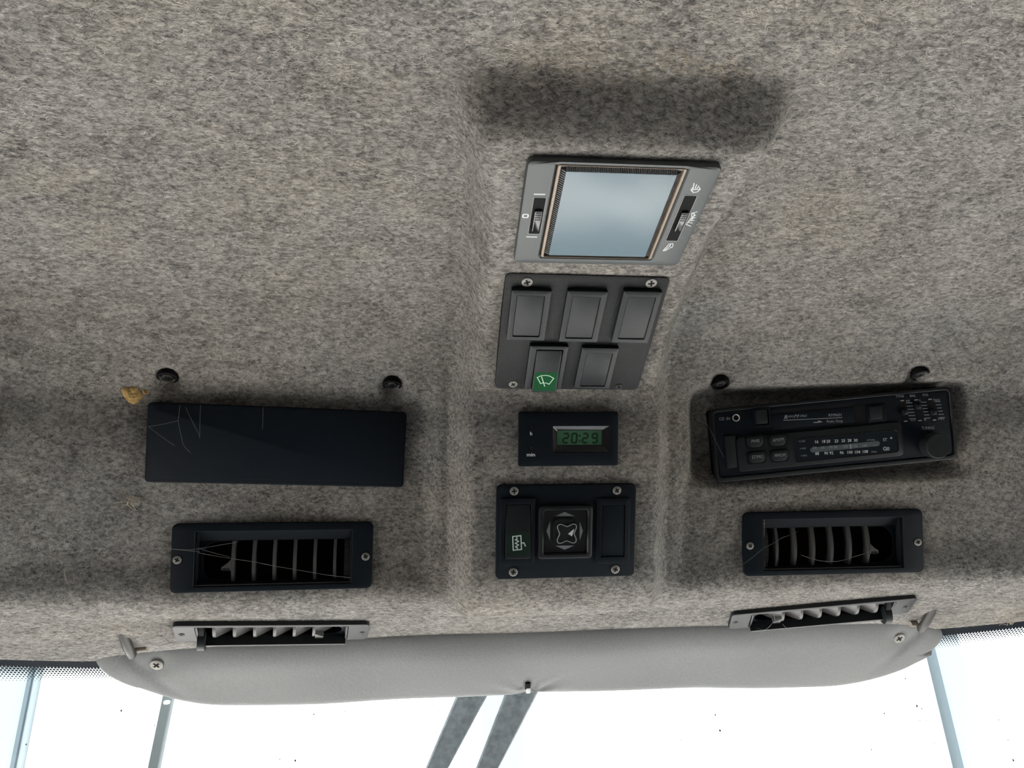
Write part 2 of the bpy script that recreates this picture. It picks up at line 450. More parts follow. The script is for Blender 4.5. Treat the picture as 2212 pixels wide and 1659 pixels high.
# ------------------------------------------------------------------ reading lamp
def Q(x0, y0, k, pts): return [(x0 + x / k, y0 + y / k) for x, y in pts]
lamp = Dev('reading_lamp', 'grey rectangular reading lamp with a pale frosted lens at the top of the console', 'lamp',
           Q(1060, 310, 3.95, [(322, 118), (1990, 150), (1585, 1010), (182, 985)]), lift=0.6).zoom(1060, 310, 3.95)
zt = 3.4
ol = rrect(0, 0, lamp.w, lamp.h, 3.5, 4)
lq = [(590, 185), (1705, 208), (1345, 992), (415, 958)]
lx, ly, lw, lh = lamp.R(lq, zt)
MB().frame(ol, rrect(lx, ly, lw + 1.2, lh + 1.2, 1.5, 4), -2, zt, 1.6, zin=0.2).build('housing', 'lampgrey', lamp.root)
MB().prism(rrect(lx, ly, lw + 1.0, lh + 1.0, 1.4, 4), -1, 0.4).build('lens_seat', 'deep', lamp.root)
MB().frame(rrect(lx, ly, lw, lh, 1.2, 4), rrect(lx, ly, lw - 3.0, lh - 1.0, 0.8, 4), 0.3, 3.9, 0.4).build('lens_trim', 'trim', lamp.root)
lens = MB().prism(rrect(lx, ly, lw - 2.9, lh - 0.9, 0.8, 2), 0.3, 1.8).build('lens_skirt', 'rib', lamp.root)
iw, ih = lw - 2.9 - 5.6, lh - 0.9 - 5.2
MB().prism(rrect(lx, ly - 0.4, iw, ih, 0.4, 2), 1.0, 4.4, 0.25).build('lens', 'lens', lamp.root, label='pale frosted prismatic lens')
# fine ribs on the four sloping edges of the lens
for sx, sy, n_, nm in ((-1, 0, 44, 'v'), (1, 0, 44, 'v'), (0, 1, 62, 'h'), (0, -1, 62, 'h')):
    mb = MB()
    for i in range(n_):
        t = (i + 0.5) / n_ - 0.5
        if nm == 'v':
            yy = ly - 0.4 + t * ih; x0 = lx + sx * (iw / 2 + 0.1); x1 = lx + sx * (iw / 2 + 2.6); e = ih / n_ * 0.28
            a_, b2 = min(x0, x1), max(x0, x1); zl, zr = (4.2, 2.2) if sx > 0 else (2.2, 4.2)
            mb.v += [(a_, yy - e, zl), (b2, yy - e, zr), (b2, yy + e, zr), (a_, yy + e, zl), (a_, yy - e, 1), (b2, yy - e, 1), (b2, yy + e, 1), (a_, yy + e, 1)]
        else:
            xx = lx + t * iw; y0 = ly - 0.4 + sy * (ih / 2 + 0.1); y1 = y0 + sy * 2.2; e = iw / n_ * 0.28
            a_, b2 = min(y0, y1), max(y0, y1); zl, zr = (4.2, 2.2) if sy > 0 else (2.2, 4.2)
            mb.v += [(xx - e, a_, zl), (xx + e, a_, zl), (xx + e, b2, zr), (xx - e, b2, zr), (xx - e, a_, 1), (xx + e, a_, 1), (xx + e, b2, 1), (xx - e, b2, 1)]
        k = len(mb.v) - 8
        mb.f += [(k, k + 1, k + 2, k + 3), (k, k + 4, k + 5, k + 1), (k + 1, k + 5, k + 6, k + 2), (k + 2, k + 6, k + 7, k + 3), (k + 3, k + 7, k + 4, k)]
    o = mb.build('lens_ribbing', 'lensrib', lamp.root, smooth=0); o['kind'] = 'stuff'
for q, qs in (([(372, 462), (472, 462), (418, 770), (320, 768)], [(372, 560), (447, 560), (420, 740), (338, 738)]),
              ([(1660, 445), (1765, 445), (1588, 830), (1490, 828)], [(1620, 572), (1700, 572), (1625, 742), (1560, 738)])):
    cx, cy, w_, h_ = lamp.R(q, zt)
    MB().frame(rrect(cx, cy, w_ + 0.6, h_ + 0.6, 0.8, 3), rrect(cx, cy, w_, h_, 0.6, 3), zt - 0.5, zt + 0.12).build('switch_slot_rim', 'gloss', lamp.root)
    MB().prism(rrect(cx, cy, w_, h_, 0.6, 3), zt - 2, zt + 0.06).build('switch_slot', 'deep', lamp.root)
    sx, sy, sw, sh = lamp.R(qs, zt)
    o = MB().prism(rrect(sx, sy, sw * 0.86, sh, 1.0, 3), zt - 0.5, zt + 1.6, 0.6).build('slide_switch', 'gloss', lamp.root)
    mb = MB()
    for i in range(4):
        yy = sy + sh * (0.10 + 0.1 * i); mb.box(sx - sw * 0.33, sx + sw * 0.33, yy - 0.12, yy + 0.12, zt + 1.4, zt + 1.85)
    mb.build('grip_ribs', 'slat', o, smooth=0)['kind'] = 'stuff'
def st(dev, mb, pts, wd, z): return mb.stroke([dev.L(x, y, z) for x, y in pts], dev.mm(wd), z - 0.05, z + 0.05)
z = zt + 0.03
for p in ([(372, 432), (460, 433)], [(308, 796), (392, 798)]):
    mb = MB(); st(lamp, mb, p, 11, z); mb.build('switch_mark', 'white', lamp.root, smooth=0)
x, y = lamp.L(297, 618, z); mb = MB().frame(rrect(x, y, 3.4, 3.2, 1.0, 3), rrect(x, y, 2.0, 1.8, 0.5, 3), z - 0.05, z + 0.05)
mb.build('switch_symbol', 'white', lamp.root, smooth=0)
mb = MB()
for p in ([(1725, 395), (1735, 340)], [(1740, 395), (1757, 350)], [(1755, 393), (1775, 362)], [(1712, 392), (1727, 372)], [(1710, 398), (1730, 418), (1765, 412), (1787, 390), (1780, 375)], [(1710, 398), (1787, 390)]):
    st(lamp, mb, p, 8, z)
mb.build('switch_symbol', 'white', lamp.root, smooth=0)
mb = MB()
for p in ([(1470, 915), (1520, 860)], [(1478, 917), (1530, 872)], [(1490, 915), (1540, 885)], [(1505, 905), (1550, 880)], [(1520, 858), (1552, 853), (1556, 868), (1545, 888)], [(1535, 858), (1528, 880)]):
    st(lamp, mb, p, 8, z)
mb.build('switch_symbol', 'white', lamp.root, smooth=0)
mb = MB()
for p in ([(1715, 595), (1760, 582)], [(1715, 595), (1716, 630), (1668, 690)], [(1716, 630), (1748, 612)], [(1705, 645), (1745, 632)], [(1695, 660), (1735, 655)], [(1685, 673), (1720, 678)], [(1668, 690), (1705, 705)], [(1715, 595), (1740, 600), (1712, 660)]):
    st(lamp, mb, p, 8, z)
mb.build('switch_symbol', 'white', lamp.root, smooth=0)

# ------------------------------------------------------------------ upper switch panel
sp = Dev('switch_panel', 'black switch panel with four blank covers and one green wiper rocker below the reading lamp', 'switch panel',
         Q(1050, 580, 5.267, [(232, 88), (2105, 100), (1712, 1388), (100, 1352)]), lift=2.6).zoom(1050, 580, 5.267)
x_, y_, w_, h_ = sp.R([(222, 92), (2112, 104), (1716, 1392), (95, 1352)], 2.2)
MB().prism(rrect(x_, y_ + 0.3, w_, h_ + 1.6, 4, 5), -4, 2.2, 0.7).build('face_plate', 'panel', sp.root)
zb = 5.2
for q, qi in (([(290, 252), (750, 256), (662, 822), (233, 818)], [(350, 312), (672, 312), (603, 780), (300, 775)]),
              ([(928, 262), (1390, 262), (1262, 842), (828, 835)], [(988, 325), (1310, 325), (1205, 800), (898, 796)]),
              ([(1572, 265), (2022, 265), (1835, 850), (1422, 845)], [(1622, 327), (1942, 325), (1797, 808), (1498, 802)]),
              ([(1102, 906), (1525, 910), (1385, 1382), (992, 1368)], [(1155, 962), (1450, 966), (1345, 1345), (1062, 1340)])):
    rocker_blank(sp, q, qi, zb)
cx, cy, w_, h_ = sp.R([(500, 884), (938, 888), (850, 1385), (437, 1362)], zb)
rx, ry, rw, rh = sp.R([(562, 942), (866, 950), (800, 1392), (525, 1385)], zb)
h2 = h_ * 0.5
sf = MB().frame(rrect(cx, cy, w_, h_, 0.6, 2), rrect(rx, cy - 0.8, rw + 0.6, h_ - 4.4, 0.8, 2), 0, zb, 0.35, zin=1.5).build('switch_frame', 'smooth', sp.root)
def rocker(dev, x, y, w_, h_, zlo, zhi, parent, zmid=0.5):
    """rocker tilted so its lower end stands proud"""
    o = rrect(x, y, w_, h_, 1.0, 3); mb = MB(); prev = None
    for d, dz, base in ((0, -9, True), (0, -0.7, False), (0.25, -0.2, False), (0.8, 0, False)):
        pts = []
        for px, py in inset(o, d):
            t = (py - (y - h_ / 2)) / h_
            zz = zlo + (zhi - zlo) * (1 - t)
            pts.append((px, py, 1.0 if base else zz + dz))
        lp = mb.loop(pts)
        if prev is not None: mb.band(prev, lp)
        prev = lp
    # top as strips so the curved face stays clean
    mb.f.append(tuple(prev))
    return mb.build('rocker', 'gloss' if zmid == 0 else 'smooth', parent)
rk = rocker(sp, rx, ry, rw, rh, 4.2, 7.4, sp.root)
def zr(t, lo, hi): return lo + (hi - lo) * (1 - t)
# green legend window on the lower half of the rocker
def legend(dev, rx, ry, rw, rh, lo, hi, t0, t1, m, parent, side=1.0):
    mb = MB(); n = 6; rows = []
    for i in range(n + 1):
        t = t0 + (t1 - t0) * i / n; yy = ry - rh / 2 + t * rh
        rows.append(mb.loop([(rx - rw / 2 + side, yy, zr(t, lo, hi) + 0.06), (rx + rw / 2 - side, yy, zr(t, lo, hi) + 0.06)]))
    for a_, b2 in zip(rows[:-1], rows[1:]): mb.f.append((a_[0], a_[1], b2[1], b2[0]))
    return mb.build('legend_window', m, parent)
legend(sp, rx, ry, rw, rh, 4.2, 7.4, 0.05, 0.50, 'green', rk, 0.9)
mb = MB(); z = 7.0
def lst(dev, mb, pts, wd, lo, hi, ry, rh, zz=6.4):
    for a_, b2 in zip(pts[:-1], pts[1:]):
        pa, pb = dev.L(*a_, zz), dev.L(*b2, zz); l = math.hypot(pb[0] - pa[0], pb[1] - pa[1]) or 1
        ux, uy = (pb[0] - pa[0]) / l, (pb[1] - pa[1]) / l; hw = dev.mm(wd) / 2; e = hw * 0.8
        K = [(pa[0] - ux * e - uy * hw, pa[1] - uy * e + ux * hw), (pa[0] - ux * e + uy * hw, pa[1] - uy * e - ux * hw),
             (pb[0] + ux * e + uy * hw, pb[1] + uy * e - ux * hw), (pb[0] + ux * e - uy * hw, pb[1] + uy * e + ux * hw)]
        mb.face([(kx, ky, zr(min(1, max(0, (ky - (ry - rh / 2)) / rh)), lo, hi) + 0.16) for kx, ky in K])
lst(sp, mb, [(582, 1240), (620, 1305), (645, 1297), (690, 1300), (715, 1312), (770, 1250)], 10, 4.2, 7.4, ry, rh)
lst(sp, mb, [(582, 1240), (630, 1222), (680, 1218), (725, 1226), (770, 1250)], 10, 4.2, 7.4, ry, rh)
lst(sp, mb, [(632, 1235), (665, 1332)], 10, 4.2, 7.4, ry, rh)
mb.build('wiper_symbol', 'legend', rk, smooth=0)
for (x, y), m_, r_ in (((467, 157), 'screw', 60), ((1880, 168), 'screw', 62), ((308, 1317), 'screw', 54), ((1510, 1345), 'blackscrew', 46)):
    p = sp.L(x, y, 2.4); screw(sp, p[0], p[1], 2.2, sp.mm(r_), m_, random.uniform(0, 1.5))

# ------------------------------------------------------------------ clock
ck = Dev('digital_clock', 'small black dashboard clock with a green display between the two switch panels', 'clock',
         Q(1050, 870, 4.253, [(295, 85), (1207, 80), (1200, 572), (295, 580)]), lift=1.0).zoom(1050, 870, 4.253)
zc = 3.0
bx, by, bw, bh = ck.R([(612, 215), (1140, 212), (1136, 452), (613, 456)], zc)
dx, dy, dw, dh = ck.R([(662, 262), (1072, 262), (1070, 388), (662, 390)], zc)
MB().frame(rrect(0, 0, ck.w, ck.h, 1.2, 4), rrect(bx, by, bw, bh, 0.8, 4), -2, zc, 0.5, zin=zc - 0.6).build('body', 'black', ck.root)
MB().frame(rrect(bx, by, bw, bh, 0.8, 4), rrect(dx, dy, dw, dh, 0.5, 4), zc - 1.5, zc - 0.15, 0, zin=zc - 2.4).build('inner_rim', 'gloss', ck.root)
mb = MB()                                        # sloping reveal around the display
a_ = mb.loop([(px, py, zc - 0.1) for px, py in rrect(bx, by, bw - 0.2, bh - 0.2, 0.7, 4)])
b2 = mb.loop([(px, py, zc - 3.2) for px, py in rrect(dx, dy, dw, dh, 0.5, 4)]); mb.band(a_, b2)
mb.build('display_bezel', 'gloss', ck.root)
bpy.data.objects.remove(bpy.data.objects['inner_rim'])
MB().prism(rrect(dx, dy, dw + 0.6, dh + 0.6, 0.5, 4), zc - 4.5, zc - 3.1).build('display', 'lcd', ck.root, label='green liquid crystal display')
SEG = {'0': 'abcdef', '2': 'abged', '9': 'abcdfg'}
mb = MB(); zz = zc - 3.05
def digit(mb, ch, gx, gy, gw, gh, t):
    l_, r_, u, d2, m2 = gx - gw / 2, gx + gw / 2, gy + gh / 2, gy - gh / 2, gy
    g = t * 0.55
    S = {'a': ((l_ + g, u), (r_ - g, u)), 'd': ((l_ + g, d2), (r_ - g, d2)), 'g': ((l_ + g, m2), (r_ - g, m2)),
         'f': ((l_, m2 + g), (l_, u - g)), 'b': ((r_, m2 + g), (r_, u - g)), 'e': ((l_, d2 + g), (l_, m2 - g)), 'c': ((r_, d2 + g), (r_, m2 - g))}
    for c in SEG[ch]:
        (x0, y0), (x1, y1) = S[c]; sk = 0.06
        mb.stroke([(x0 + sk * (y0 - gy), y0), (x1 + sk * (y1 - gy), y1)], t, zz - 0.05, zz + 0.02)
gh = ck.mm(96)
for ch, zx in (('2', 732), ('0', 810), ('2', 910), ('9', 998)):
    gx, gy = ck.L(zx, 325, zz); digit(mb, ch, gx, gy, ck.mm(44), gh * 0.86, ck.mm(17))
for yy in (303, 350):
    gx, gy = ck.L(861, yy, zz); mb.prism(circle(gx, gy, ck.mm(10), 10), zz - 0.05, zz + 0.02)
mb.build('time_digits', 'segment', ck.root, smooth=0)
for yy in (226, 423):
    x, y = ck.L(418, yy, zc); o = MB().frame(circle(x, y, ck.mm(23), 20), circle(x, y, ck.mm(17), 20), zc - 0.3, zc + 0.15).build('setting_button', 'gloss', ck.root)
    MB().prism(circle(x, y, ck.mm(17), 20), zc - 1, zc + 0.08).build('button_hole', 'deep', o)
x, y = ck.L(414, 282, zc); MB().text('h', x, y, ck.mm(30), zc + 0.05, weight=0.03).build('lettering', 'white', ck.root, smooth=0)
x, y = ck.L(412, 476, zc); MB().text('min', x, y, ck.mm(30), zc + 0.05, width=ck.mm(76), weight=0.03).build('lettering', 'white', ck.root, smooth=0)

# ------------------------------------------------------------------ lower control panel
cp = Dev('mirror_control_panel', 'black control panel with a mirror joystick between two switches near the sun visor', 'control panel',
         Q(1050, 870, 4.253, [(93, 748), (1364, 742), (1360, 1592), (86, 1605)]), lift=0.8).zoom(1050, 870, 4.253)
MB().prism(rrect(0, 0, cp.w, cp.h, 3.4, 5), -2, 2.4, 0.6).build('face_plate', 'black', cp.root)
zb = 4.0
cx, cy, w_, h_ = cp.R([(132, 880), (450, 880), (448, 1488), (128, 1500)], zb)
rx, ry, rw, rh = cp.R([(180, 942), (405, 940), (414, 1425), (180, 1434)], zb + 1)
MB().frame(rrect(cx, cy, w_, h_, 0.5, 2), rrect(rx, ry, rw + 0.7, rh + 0.7, 1.2, 2), 0, zb, 0.3, zin=1).build('switch_frame', 'black', cp.root)
rk2 = rocker(cp, rx, ry, rw, rh, 3.0, 6.6, cp.root)
legend(cp, rx, ry, rw, rh, 3.0, 6.6, 0.06, 0.50, 'darkgreen', rk2, 0.6)
mb = MB()
for p in ([(245, 1230), (320, 1222), (324, 1345), (248, 1352), (245, 1230)], [(283, 1237), (285, 1252), (268, 1258), (298, 1272), (268, 1290), (298, 1305), (270, 1322), (286, 1330), (286, 1345)], [(326, 1288), (348, 1286), (360, 1314)]):
    lst(cp, mb, p, 10, 3.0, 6.6, ry, rh, 5.4)
mb.build('heated_mirror_symbol', 'legend2', rk2, smooth=0)
cx, cy, w_, h_ = cp.R([(480, 950), (982, 942), (978, 1432), (482, 1440)], 5)
ix, iy, iw, ih = cp.R([(530, 990), (932, 986), (930, 1386), (530, 1390)], 5)
MB().frame(rrect(cx, cy, w_, h_, 2.5, 4), rrect(ix, iy, iw, ih, 1.5, 4), 1.5, 5.2, 1.4, zin=2.4).build('joystick_frame', 'smooth', cp.root)
MB().prism(rrect(ix, iy, iw + 0.5, ih + 0.5, 1.5, 4), 1.5, 2.6).build('joystick_well', 'gloss', cp.root)
kx, ky, kw, kh = cp.R([(618, 1080), (842, 1080), (842, 1306), (618, 1306)], 9)
mb = MB(); mb.prism(rrect(kx, ky + 0.8, kw * 0.92, kh * 0.92, 2.6, 5), 2.0, 7.0, 0.8)
knob = mb.build('joystick', 'gloss', cp.root)
cap = []
for i in range(40):                              # concave-sided square cap
    a0 = 2 * math.pi * i / 40; rr_ = kw * (0.335 + 0.215 * math.sin(2 * a0) ** 2)
    cap.append((kx + 0.9 + rr_ * math.cos(a0), ky - 0.7 + rr_ * math.sin(a0)))
MB().prism(cap, 6.4, 9.2, 0.8).build('joystick_cap', 'gloss', knob)
mb = MB(); rim = inset(cap, 0.75); mb.frame(inset(cap, 0.45), inset(cap, 0.95), 9.0, 9.28); mb.build('cap_outline', 'greyprint', knob, smooth=0)
mb = MB(); pa = [cp.L(x, y, 9.3) for x, y in ((810, 1158), (790, 1226), (752, 1206))]; mb.face([(px, py, 9.3) for px, py in reversed(pa)])
mb.build('pointer_mark', 'white', knob, smooth=0)
for tri in ([(722, 1004), (812, 1042), (636, 1042)], [(722, 1350), (638, 1314), (808, 1312)], [(555, 1180), (588, 1092), (588, 1266)], [(890, 1178), (860, 1264), (860, 1092)]):
    K = [cp.L(x, y, 2.7) for x, y in tri]
    if (K[1][0] - K[0][0]) * (K[2][1] - K[0][1]) - (K[1][1] - K[0][1]) * (K[2][0] - K[0][0]) < 0: K.reverse()
    MB().prism(K, 2.5, 2.75).build('direction_arrow', 'greyprint', cp.root, smooth=0)
rocker_blank(cp, [(1014, 878), (1328, 878), (1316, 1474), (1010, 1478)], [(1060, 938), (1282, 938), (1277, 1416), (1060, 1416)], 3.6, 'black')
for x, y in ((258, 812), (1203, 805), (250, 1555), (1188, 1530)):
    p = cp.L(x, y, 2.4); screw(cp, p[0], p[1], 2.4, cp.mm(40), 'screw', random.uniform(0, 1.5))

# ------------------------------------------------------------------ blank radio cover on the left
bc = Dev('blank_radio_cover', 'plain black rectangular cover plate set in the felt above the left vent', 'cover plate',
         Q(240, 780, 3.3515, [(290, 318), (2135, 350), (2120, 905), (235, 875)]), lift=3.0).zoom(240, 780, 3.3515)
MB().prism(rrect(0, 0, bc.w, bc.h, 2.5, 4), -8, 4.0, 1.2).build('cover', 'black', bc.root)
MB().prism(rrect(0, 0, bc.w - 7, bc.h - 7, 2, 4), 3.5, 4.15, 0.1).build('recessed_panel', 'black', bc.root)

# ------------------------------------------------------------------ radio cassette player
rd = Dev('car_radio', 'black radio cassette player with four buttons, tuning dial and round knob', 'car radio',
         [(1530, 872), (2046, 848), (2073, 1003), (1546, 1030)], lift=2.0).zoom(1470, 780, 3.456)
W, H = rd.w, rd.h
ROTR = 0.0
MB().prism(rrect(0, 0, W - 3, H - 3, 3, 4), -30, -1).build('chassis', 'deep', rd.root)
MB().frame(rrect(0, 0, W, H, 4.5, 6), rrect(0, 0.6, W - 5, H - 6, 3.0, 6), -2.5, 2.4, 1.0, zin=0).build('bezel', 'smooth', rd.root)
MB().prism(rrect(0, 0.8, W - 5.4, H - 6.6, 2.6, 6), -2, 1.6, 0.5).build('front_panel', 'black', rd.root)
zf = 1.6
def rr(q, z=zf): return rd.R(q, z)
# lower dial plate and its parts
px_, py_, pw, ph = rr([(408, 545), (1640, 485), (1685, 735), (438, 797)], 3.4)
MB().prism(rrect(px_, py_, pw, ph, (2, 3, 3, 3), 5), 0, 3.4, 0.6).build('dial_plate', 'smooth', rd.root)
x_, y_, w_, h_ = rr([(328, 562), (408, 556), (432, 795), (345, 800)], 2.8)
MB().prism(rrect(x_, y_, w_, h_, 1.2, 4), 0, 2.8, 0.4).build('release_door', 'smooth', rd.root)
x_, y_, w_, h_ = rr([(280, 800), (440, 795), (440, 806), (300, 812)], 2.4)
zb = 5.4
for q, t in (([(498, 562), (618, 558), (622, 640), (500, 645)], 'PWR'), ([(667, 553), (788, 549), (793, 630), (670, 635)], 'AM/FM'),
             ([(512, 683), (632, 678), (638, 755), (516, 760)], 'ST/MO'), ([(683, 670), (802, 665), (807, 742), (686, 748)], 'MW/LW')):
    x, y, a_, b2 = rr(q, zb)
    MB().prism(rrect(x, y, a_ + 2.2, b2 + 2.2, 2.2, 5), 2.0, 3.5).build('button_well', 'deep', rd.root)
    ob = MB().prism(rrect(x, y, a_, b2, (4.5, 4.5, 2, 2), 5), 2.0, zb, 0.7).build('push_button', 'smooth', rd.root)
    MB().text(t, x, y + 0.5, rd.mm(24), zb + 0.04, width=rd.mm(60 if len(t) == 3 else 84), shear=0.12).build('lettering', 'greyprint', ob, smooth=0)
x, y, a_, b2 = rr([(840, 566), (1616, 531), (1641, 700), (860, 741)], 3.6)
MB().frame(rrect(x, y, a_, b2, 2.4, 4), rrect(x, y, a_ - 1.0, b2 - 1.0, 2.0, 4), 3.0, 3.75, 0.15).build('dial_rim', 'gloss', rd.root)
MB().prism(rrect(x, y, a_ - 1.0, b2 - 1.0, 2.0, 4), 2.5, 3.5).build('dial_window', 'black', rd.root)
zd = 3.56
x, y, a_, b2 = rr([(966, 633), (1488, 609), (1492, 646), (968, 671)], zd)
MB().prism(rrect(x, y, a_, b2, b2 / 2, 6), 3.4, zd).build('dial_band', 'dialgrey', rd.root)
def words(items, cap, m, parent=rd.root, z=zd, wt=0.0, sh=0.0):
    mb = MB()
    for t, zx, zy, *wd in items:
        x, y = rd.L(zx, zy, z); mb.text(t, x, y, rd.mm(cap), z + 0.04, width=rd.mm(wd[0]) if wd else None, rot=rot_r, weight=wt, shear=sh)
    return mb.build('lettering', m, parent, smooth=0)
pA, pB = rd.L(1017, 602, zd), rd.L(1308, 591, zd); rot_r = math.atan2(pB[1] - pA[1], pB[0] - pA[0])
words([('16', 1017, 602), ('18', 1069, 599), ('20', 1103, 598), ('23', 1163, 596), ('25', 1215, 594), ('28', 1261, 592), ('30', 1308, 591)], 21, 'white', wt=0.012)
words([('x10 kHz', 1420, 588, 60)], 12, 'greyprint'); words([('LW', 915, 598, 30)], 13, 'greyprint'); words([('MW', 922, 652, 30)], 13, 'greyprint')
words([('FM', 928, 706, 28)], 14, 'greyprint')
words([('54', 1002, 646), ('60', 1062, 644), ('70', 1122, 641), ('80', 1160, 640), ('100', 1231, 637), ('120', 1302, 634), ('160', 1375, 630)], 19, 'greyprint')
words([('x10 kHz', 1453, 627, 30)], 8, 'greyprint')
words([('88', 1020, 690), ('90', 1087, 687), ('92', 1126, 685), ('96', 1203, 683), ('100', 1265, 680), ('104', 1322, 678), ('108', 1380, 675)], 21, 'white', wt=0.012)
words([('MHz', 1445, 677, 38)], 12, 'greyprint'); words([('ST', 1527, 586)], 20, 'white')
x, y = rd.L(1573, 574, zd); MB().prism(circle(x, y, rd.mm(8), 12), zd - 0.1, zd + 0.05).build('indicator_dot', 'greyprint', rd.root, smooth=0)
for yy, xx in ((599, 888), (653, 896), (706, 903)):
    x, y = rd.L(xx, yy, zd); MB().prism(circle(x, y, rd.mm(5), 10), zd - 0.1, zd + 0.05).build('indicator_dot', 'dialgrey', rd.root, smooth=0)
mb = MB(); x, y = rd.L(1526, 653, zd); mb.frame(circle(x, y, rd.mm(14), 16), circle(x, y, rd.mm(7), 16), zd - 0.1, zd + 0.05)
x, y = rd.L(1550, 652, zd); mb.frame(circle(x, y, rd.mm(11), 16), circle(x, y, rd.mm(4), 16), zd - 0.1, zd + 0.05)
mb.stroke([rd.L(1522, 666, zd), rd.L(1556, 664, zd)], rd.mm(5), zd - 0.1, zd + 0.05); mb.build('tape_symbol', 'greyprint', rd.root, smooth=0)
x, y, a_, b2 = rr([(1262, 622), (1274, 622), (1278, 655), (1266, 656)], zd); MB().prism(rrect(x, y, a_, b2, 0.1, 1), zd - 0.1, zd + 0.03).build('tuning_needle', 'greyprint', rd.root, smooth=0)
# upper strip: socket, cassette slot, eject key, sliders
x, y = rd.L(413, 423, zf)
MB().frame(circle(x, y, rd.mm(28), 24), circle(x, y, rd.mm(20), 24), zf - 0.4, zf + 0.9, 0.25).build('socket_ring', 'chrome', rd.root, label='bright metal socket ring')
MB().prism(circle(x, y, rd.mm(20), 24), zf - 1, zf + 0.1).build('socket_hole', 'deep', rd.root)
words([('CD', 308, 431, 38), ('IN', 356, 429, 24)], 20, 'greyprint', z=zf)
x, y, a_, b2 = rr([(535, 348), (668, 340), (675, 488), (548, 498)], zf)
MB().frame(rrect(x, y, a_, b2, 0.8, 3), rrect(x, y, a_ - 3, b2 - 3, 0.8, 3), zf - 0.5, zf + 0.7, 0.25).build('key_surround', 'black', rd.root)
x, y, a_, b2 = rr([(558, 366), (646, 362), (652, 466), (568, 470)], 4.6)
MB().prism(rrect(x, y, a_, b2, 0.9, 3), 0, 4.6, 0.6).build('eject_key', 'smooth', rd.root)
x, y, a_, b2 = rr([(672, 352), (1296, 322), (1300, 352), (674, 384)], zf + 0.1)
MB().prism(rrect(x, y, a_, b2, 0.6, 3), zf - 0.4, zf + 0.1).build('cassette_slot', 'deep', rd.root)
x, y, a_, b2 = rr([(674, 386), (1298, 354), (1304, 470), (680, 502)], zf + 0.3)
MB().prism(rrect(x, y, a_, b2, 0.4, 3), zf - 0.4, zf + 0.35, 0.15).build('cassette_flap', 'black', rd.root)
x, y, a_, b2 = rr([(1296, 340), (1388, 325), (1396, 464), (1308, 468)], zf + 0.1)
MB().prism(rrect(x, y, a_, b2, 0.5, 3), zf - 0.4, zf + 0.15).build('flap_recess', 'deep', rd.root)
x, y, a_, b2 = rr([(1390, 328), (1535, 318), (1545, 450), (1402, 460)], 2.4)
MB().prism(rrect(x, y, a_, b2, 0.6, 3), zf - 0.4, 2.4, 0.4).build('key_block', 'black', rd.root)
x, y, a_, b2 = rr([(1410, 340), (1500, 334), (1512, 430), (1422, 436)], 3.2)
MB().prism(rrect(x, y, a_, b2, 0.8, 3), 2, 3.2, 0.4).build('play_key', 'smooth', rd.root)
pA, pB = rd.L(680, 510, zf), rd.L(1290, 480, zf)
MB().stroke([rd.L(285, 522, zf), rd.L(1660, 470, zf)], 0.5, zf - 0.3, zf + 0.03).build('panel_groove', 'deep', rd.root, smooth=0)
zq = zf + 0.38; sv_ = rot_r
words([('R', 785, 418, 26)], 27, 'greyprint', z=zq, sh=0.3, wt=0.03); words([('ADIO', 822, 413, 46)], 15, 'greyprint', z=zq, sh=0.2)
words([('M', 866, 411, 38)], 27, 'greyprint', z=zq, sh=0.3); words([('OBILE', 917, 408, 54)], 15, 'greyprint', z=zq, sh=0.2)
words([('RM9601', 1153, 402, 98)], 20, 'greyprint', z=zq, sh=0.15)
words([('Auto Stop', 1150, 447, 122)], 20, 'greyprint', z=zq)
MB().stroke([rd.L(770, 442, zq), rd.L(1205, 422, zq)], rd.mm(4), zq - 0.1, zq + 0.03).build('brand_underline', 'greyprint', rd.root, smooth=0)
K = [rd.L(x, y, zq) for x, y in ((992, 456), (1030, 452), (1027, 441), (1062, 454), (1030, 460), (992, 461))]
MB().face([(x, y, zq + 0.04) for x, y in reversed(K)]).build('arrow_mark', 'greyprint', rd.root, smooth=0)
zs_ = zf + 0.05
for k, (x0, y0, x1, y1, kn) in enumerate(((1655, 297, 1680, 447, 0.55), (1758, 292, 1787, 442, 0.30), (1862, 287, 1895, 438, 0.62))):
    a0, a1 = rd.L(x0, y0, zs_), rd.L(x1, y1, zs_)
    ob = MB().stroke([a0, a1], rd.mm(44), zs_ - 0.6, zs_ + 0.1).build('slider_slot', 'deep', rd.root, smooth=0)
    for e in (a0, a1):
        s_ = 1 if e is a0 else -1
        MB().prism([(e[0] - 1.5, e[1] + s_ * 0.2 - 0.4), (e[0] + 1.5, e[1] + s_ * 0.2 - 0.4), (e[0] + 1.2, e[1] + s_ * 0.2 + 0.4), (e[0] - 1.2, e[1] + s_ * 0.2 + 0.4)],
                   zs_ - 0.2, zs_ + 0.16).build('slot_end_mark', 'greyprint', rd.root, smooth=0)
    xx, yy = a0[0] + (a1[0] - a0[0]) * kn, a0[1] + (a1[1] - a0[1]) * kn
    MB().prism(rrect(xx, yy, rd.mm(40), rd.mm(40), 0.6, 3), zs_, zs_ + 2.6, 0.6).build('slider_knob', 'smooth', rd.root)
    for i in range(6):
        t = i / 5; mx, my = x0 + 52 + (x1 - x0) * t, y0 + 16 + (y1 - y0 - 32) * t
        L_ = 44 if k == 0 else 30 + 14 * abs(t - 0.5)
        MB().stroke([rd.L(mx - L_ / 2 + (0 if k == 0 else 6), my, zs_), rd.L(mx + L_ / 2 + (0 if k == 0 else 6), my - 1.5, zs_)], rd.mm(4.5), zs_ - 0.1, zs_ + 0.12).build('scale_mark', 'greyprint', rd.root, smooth=0)
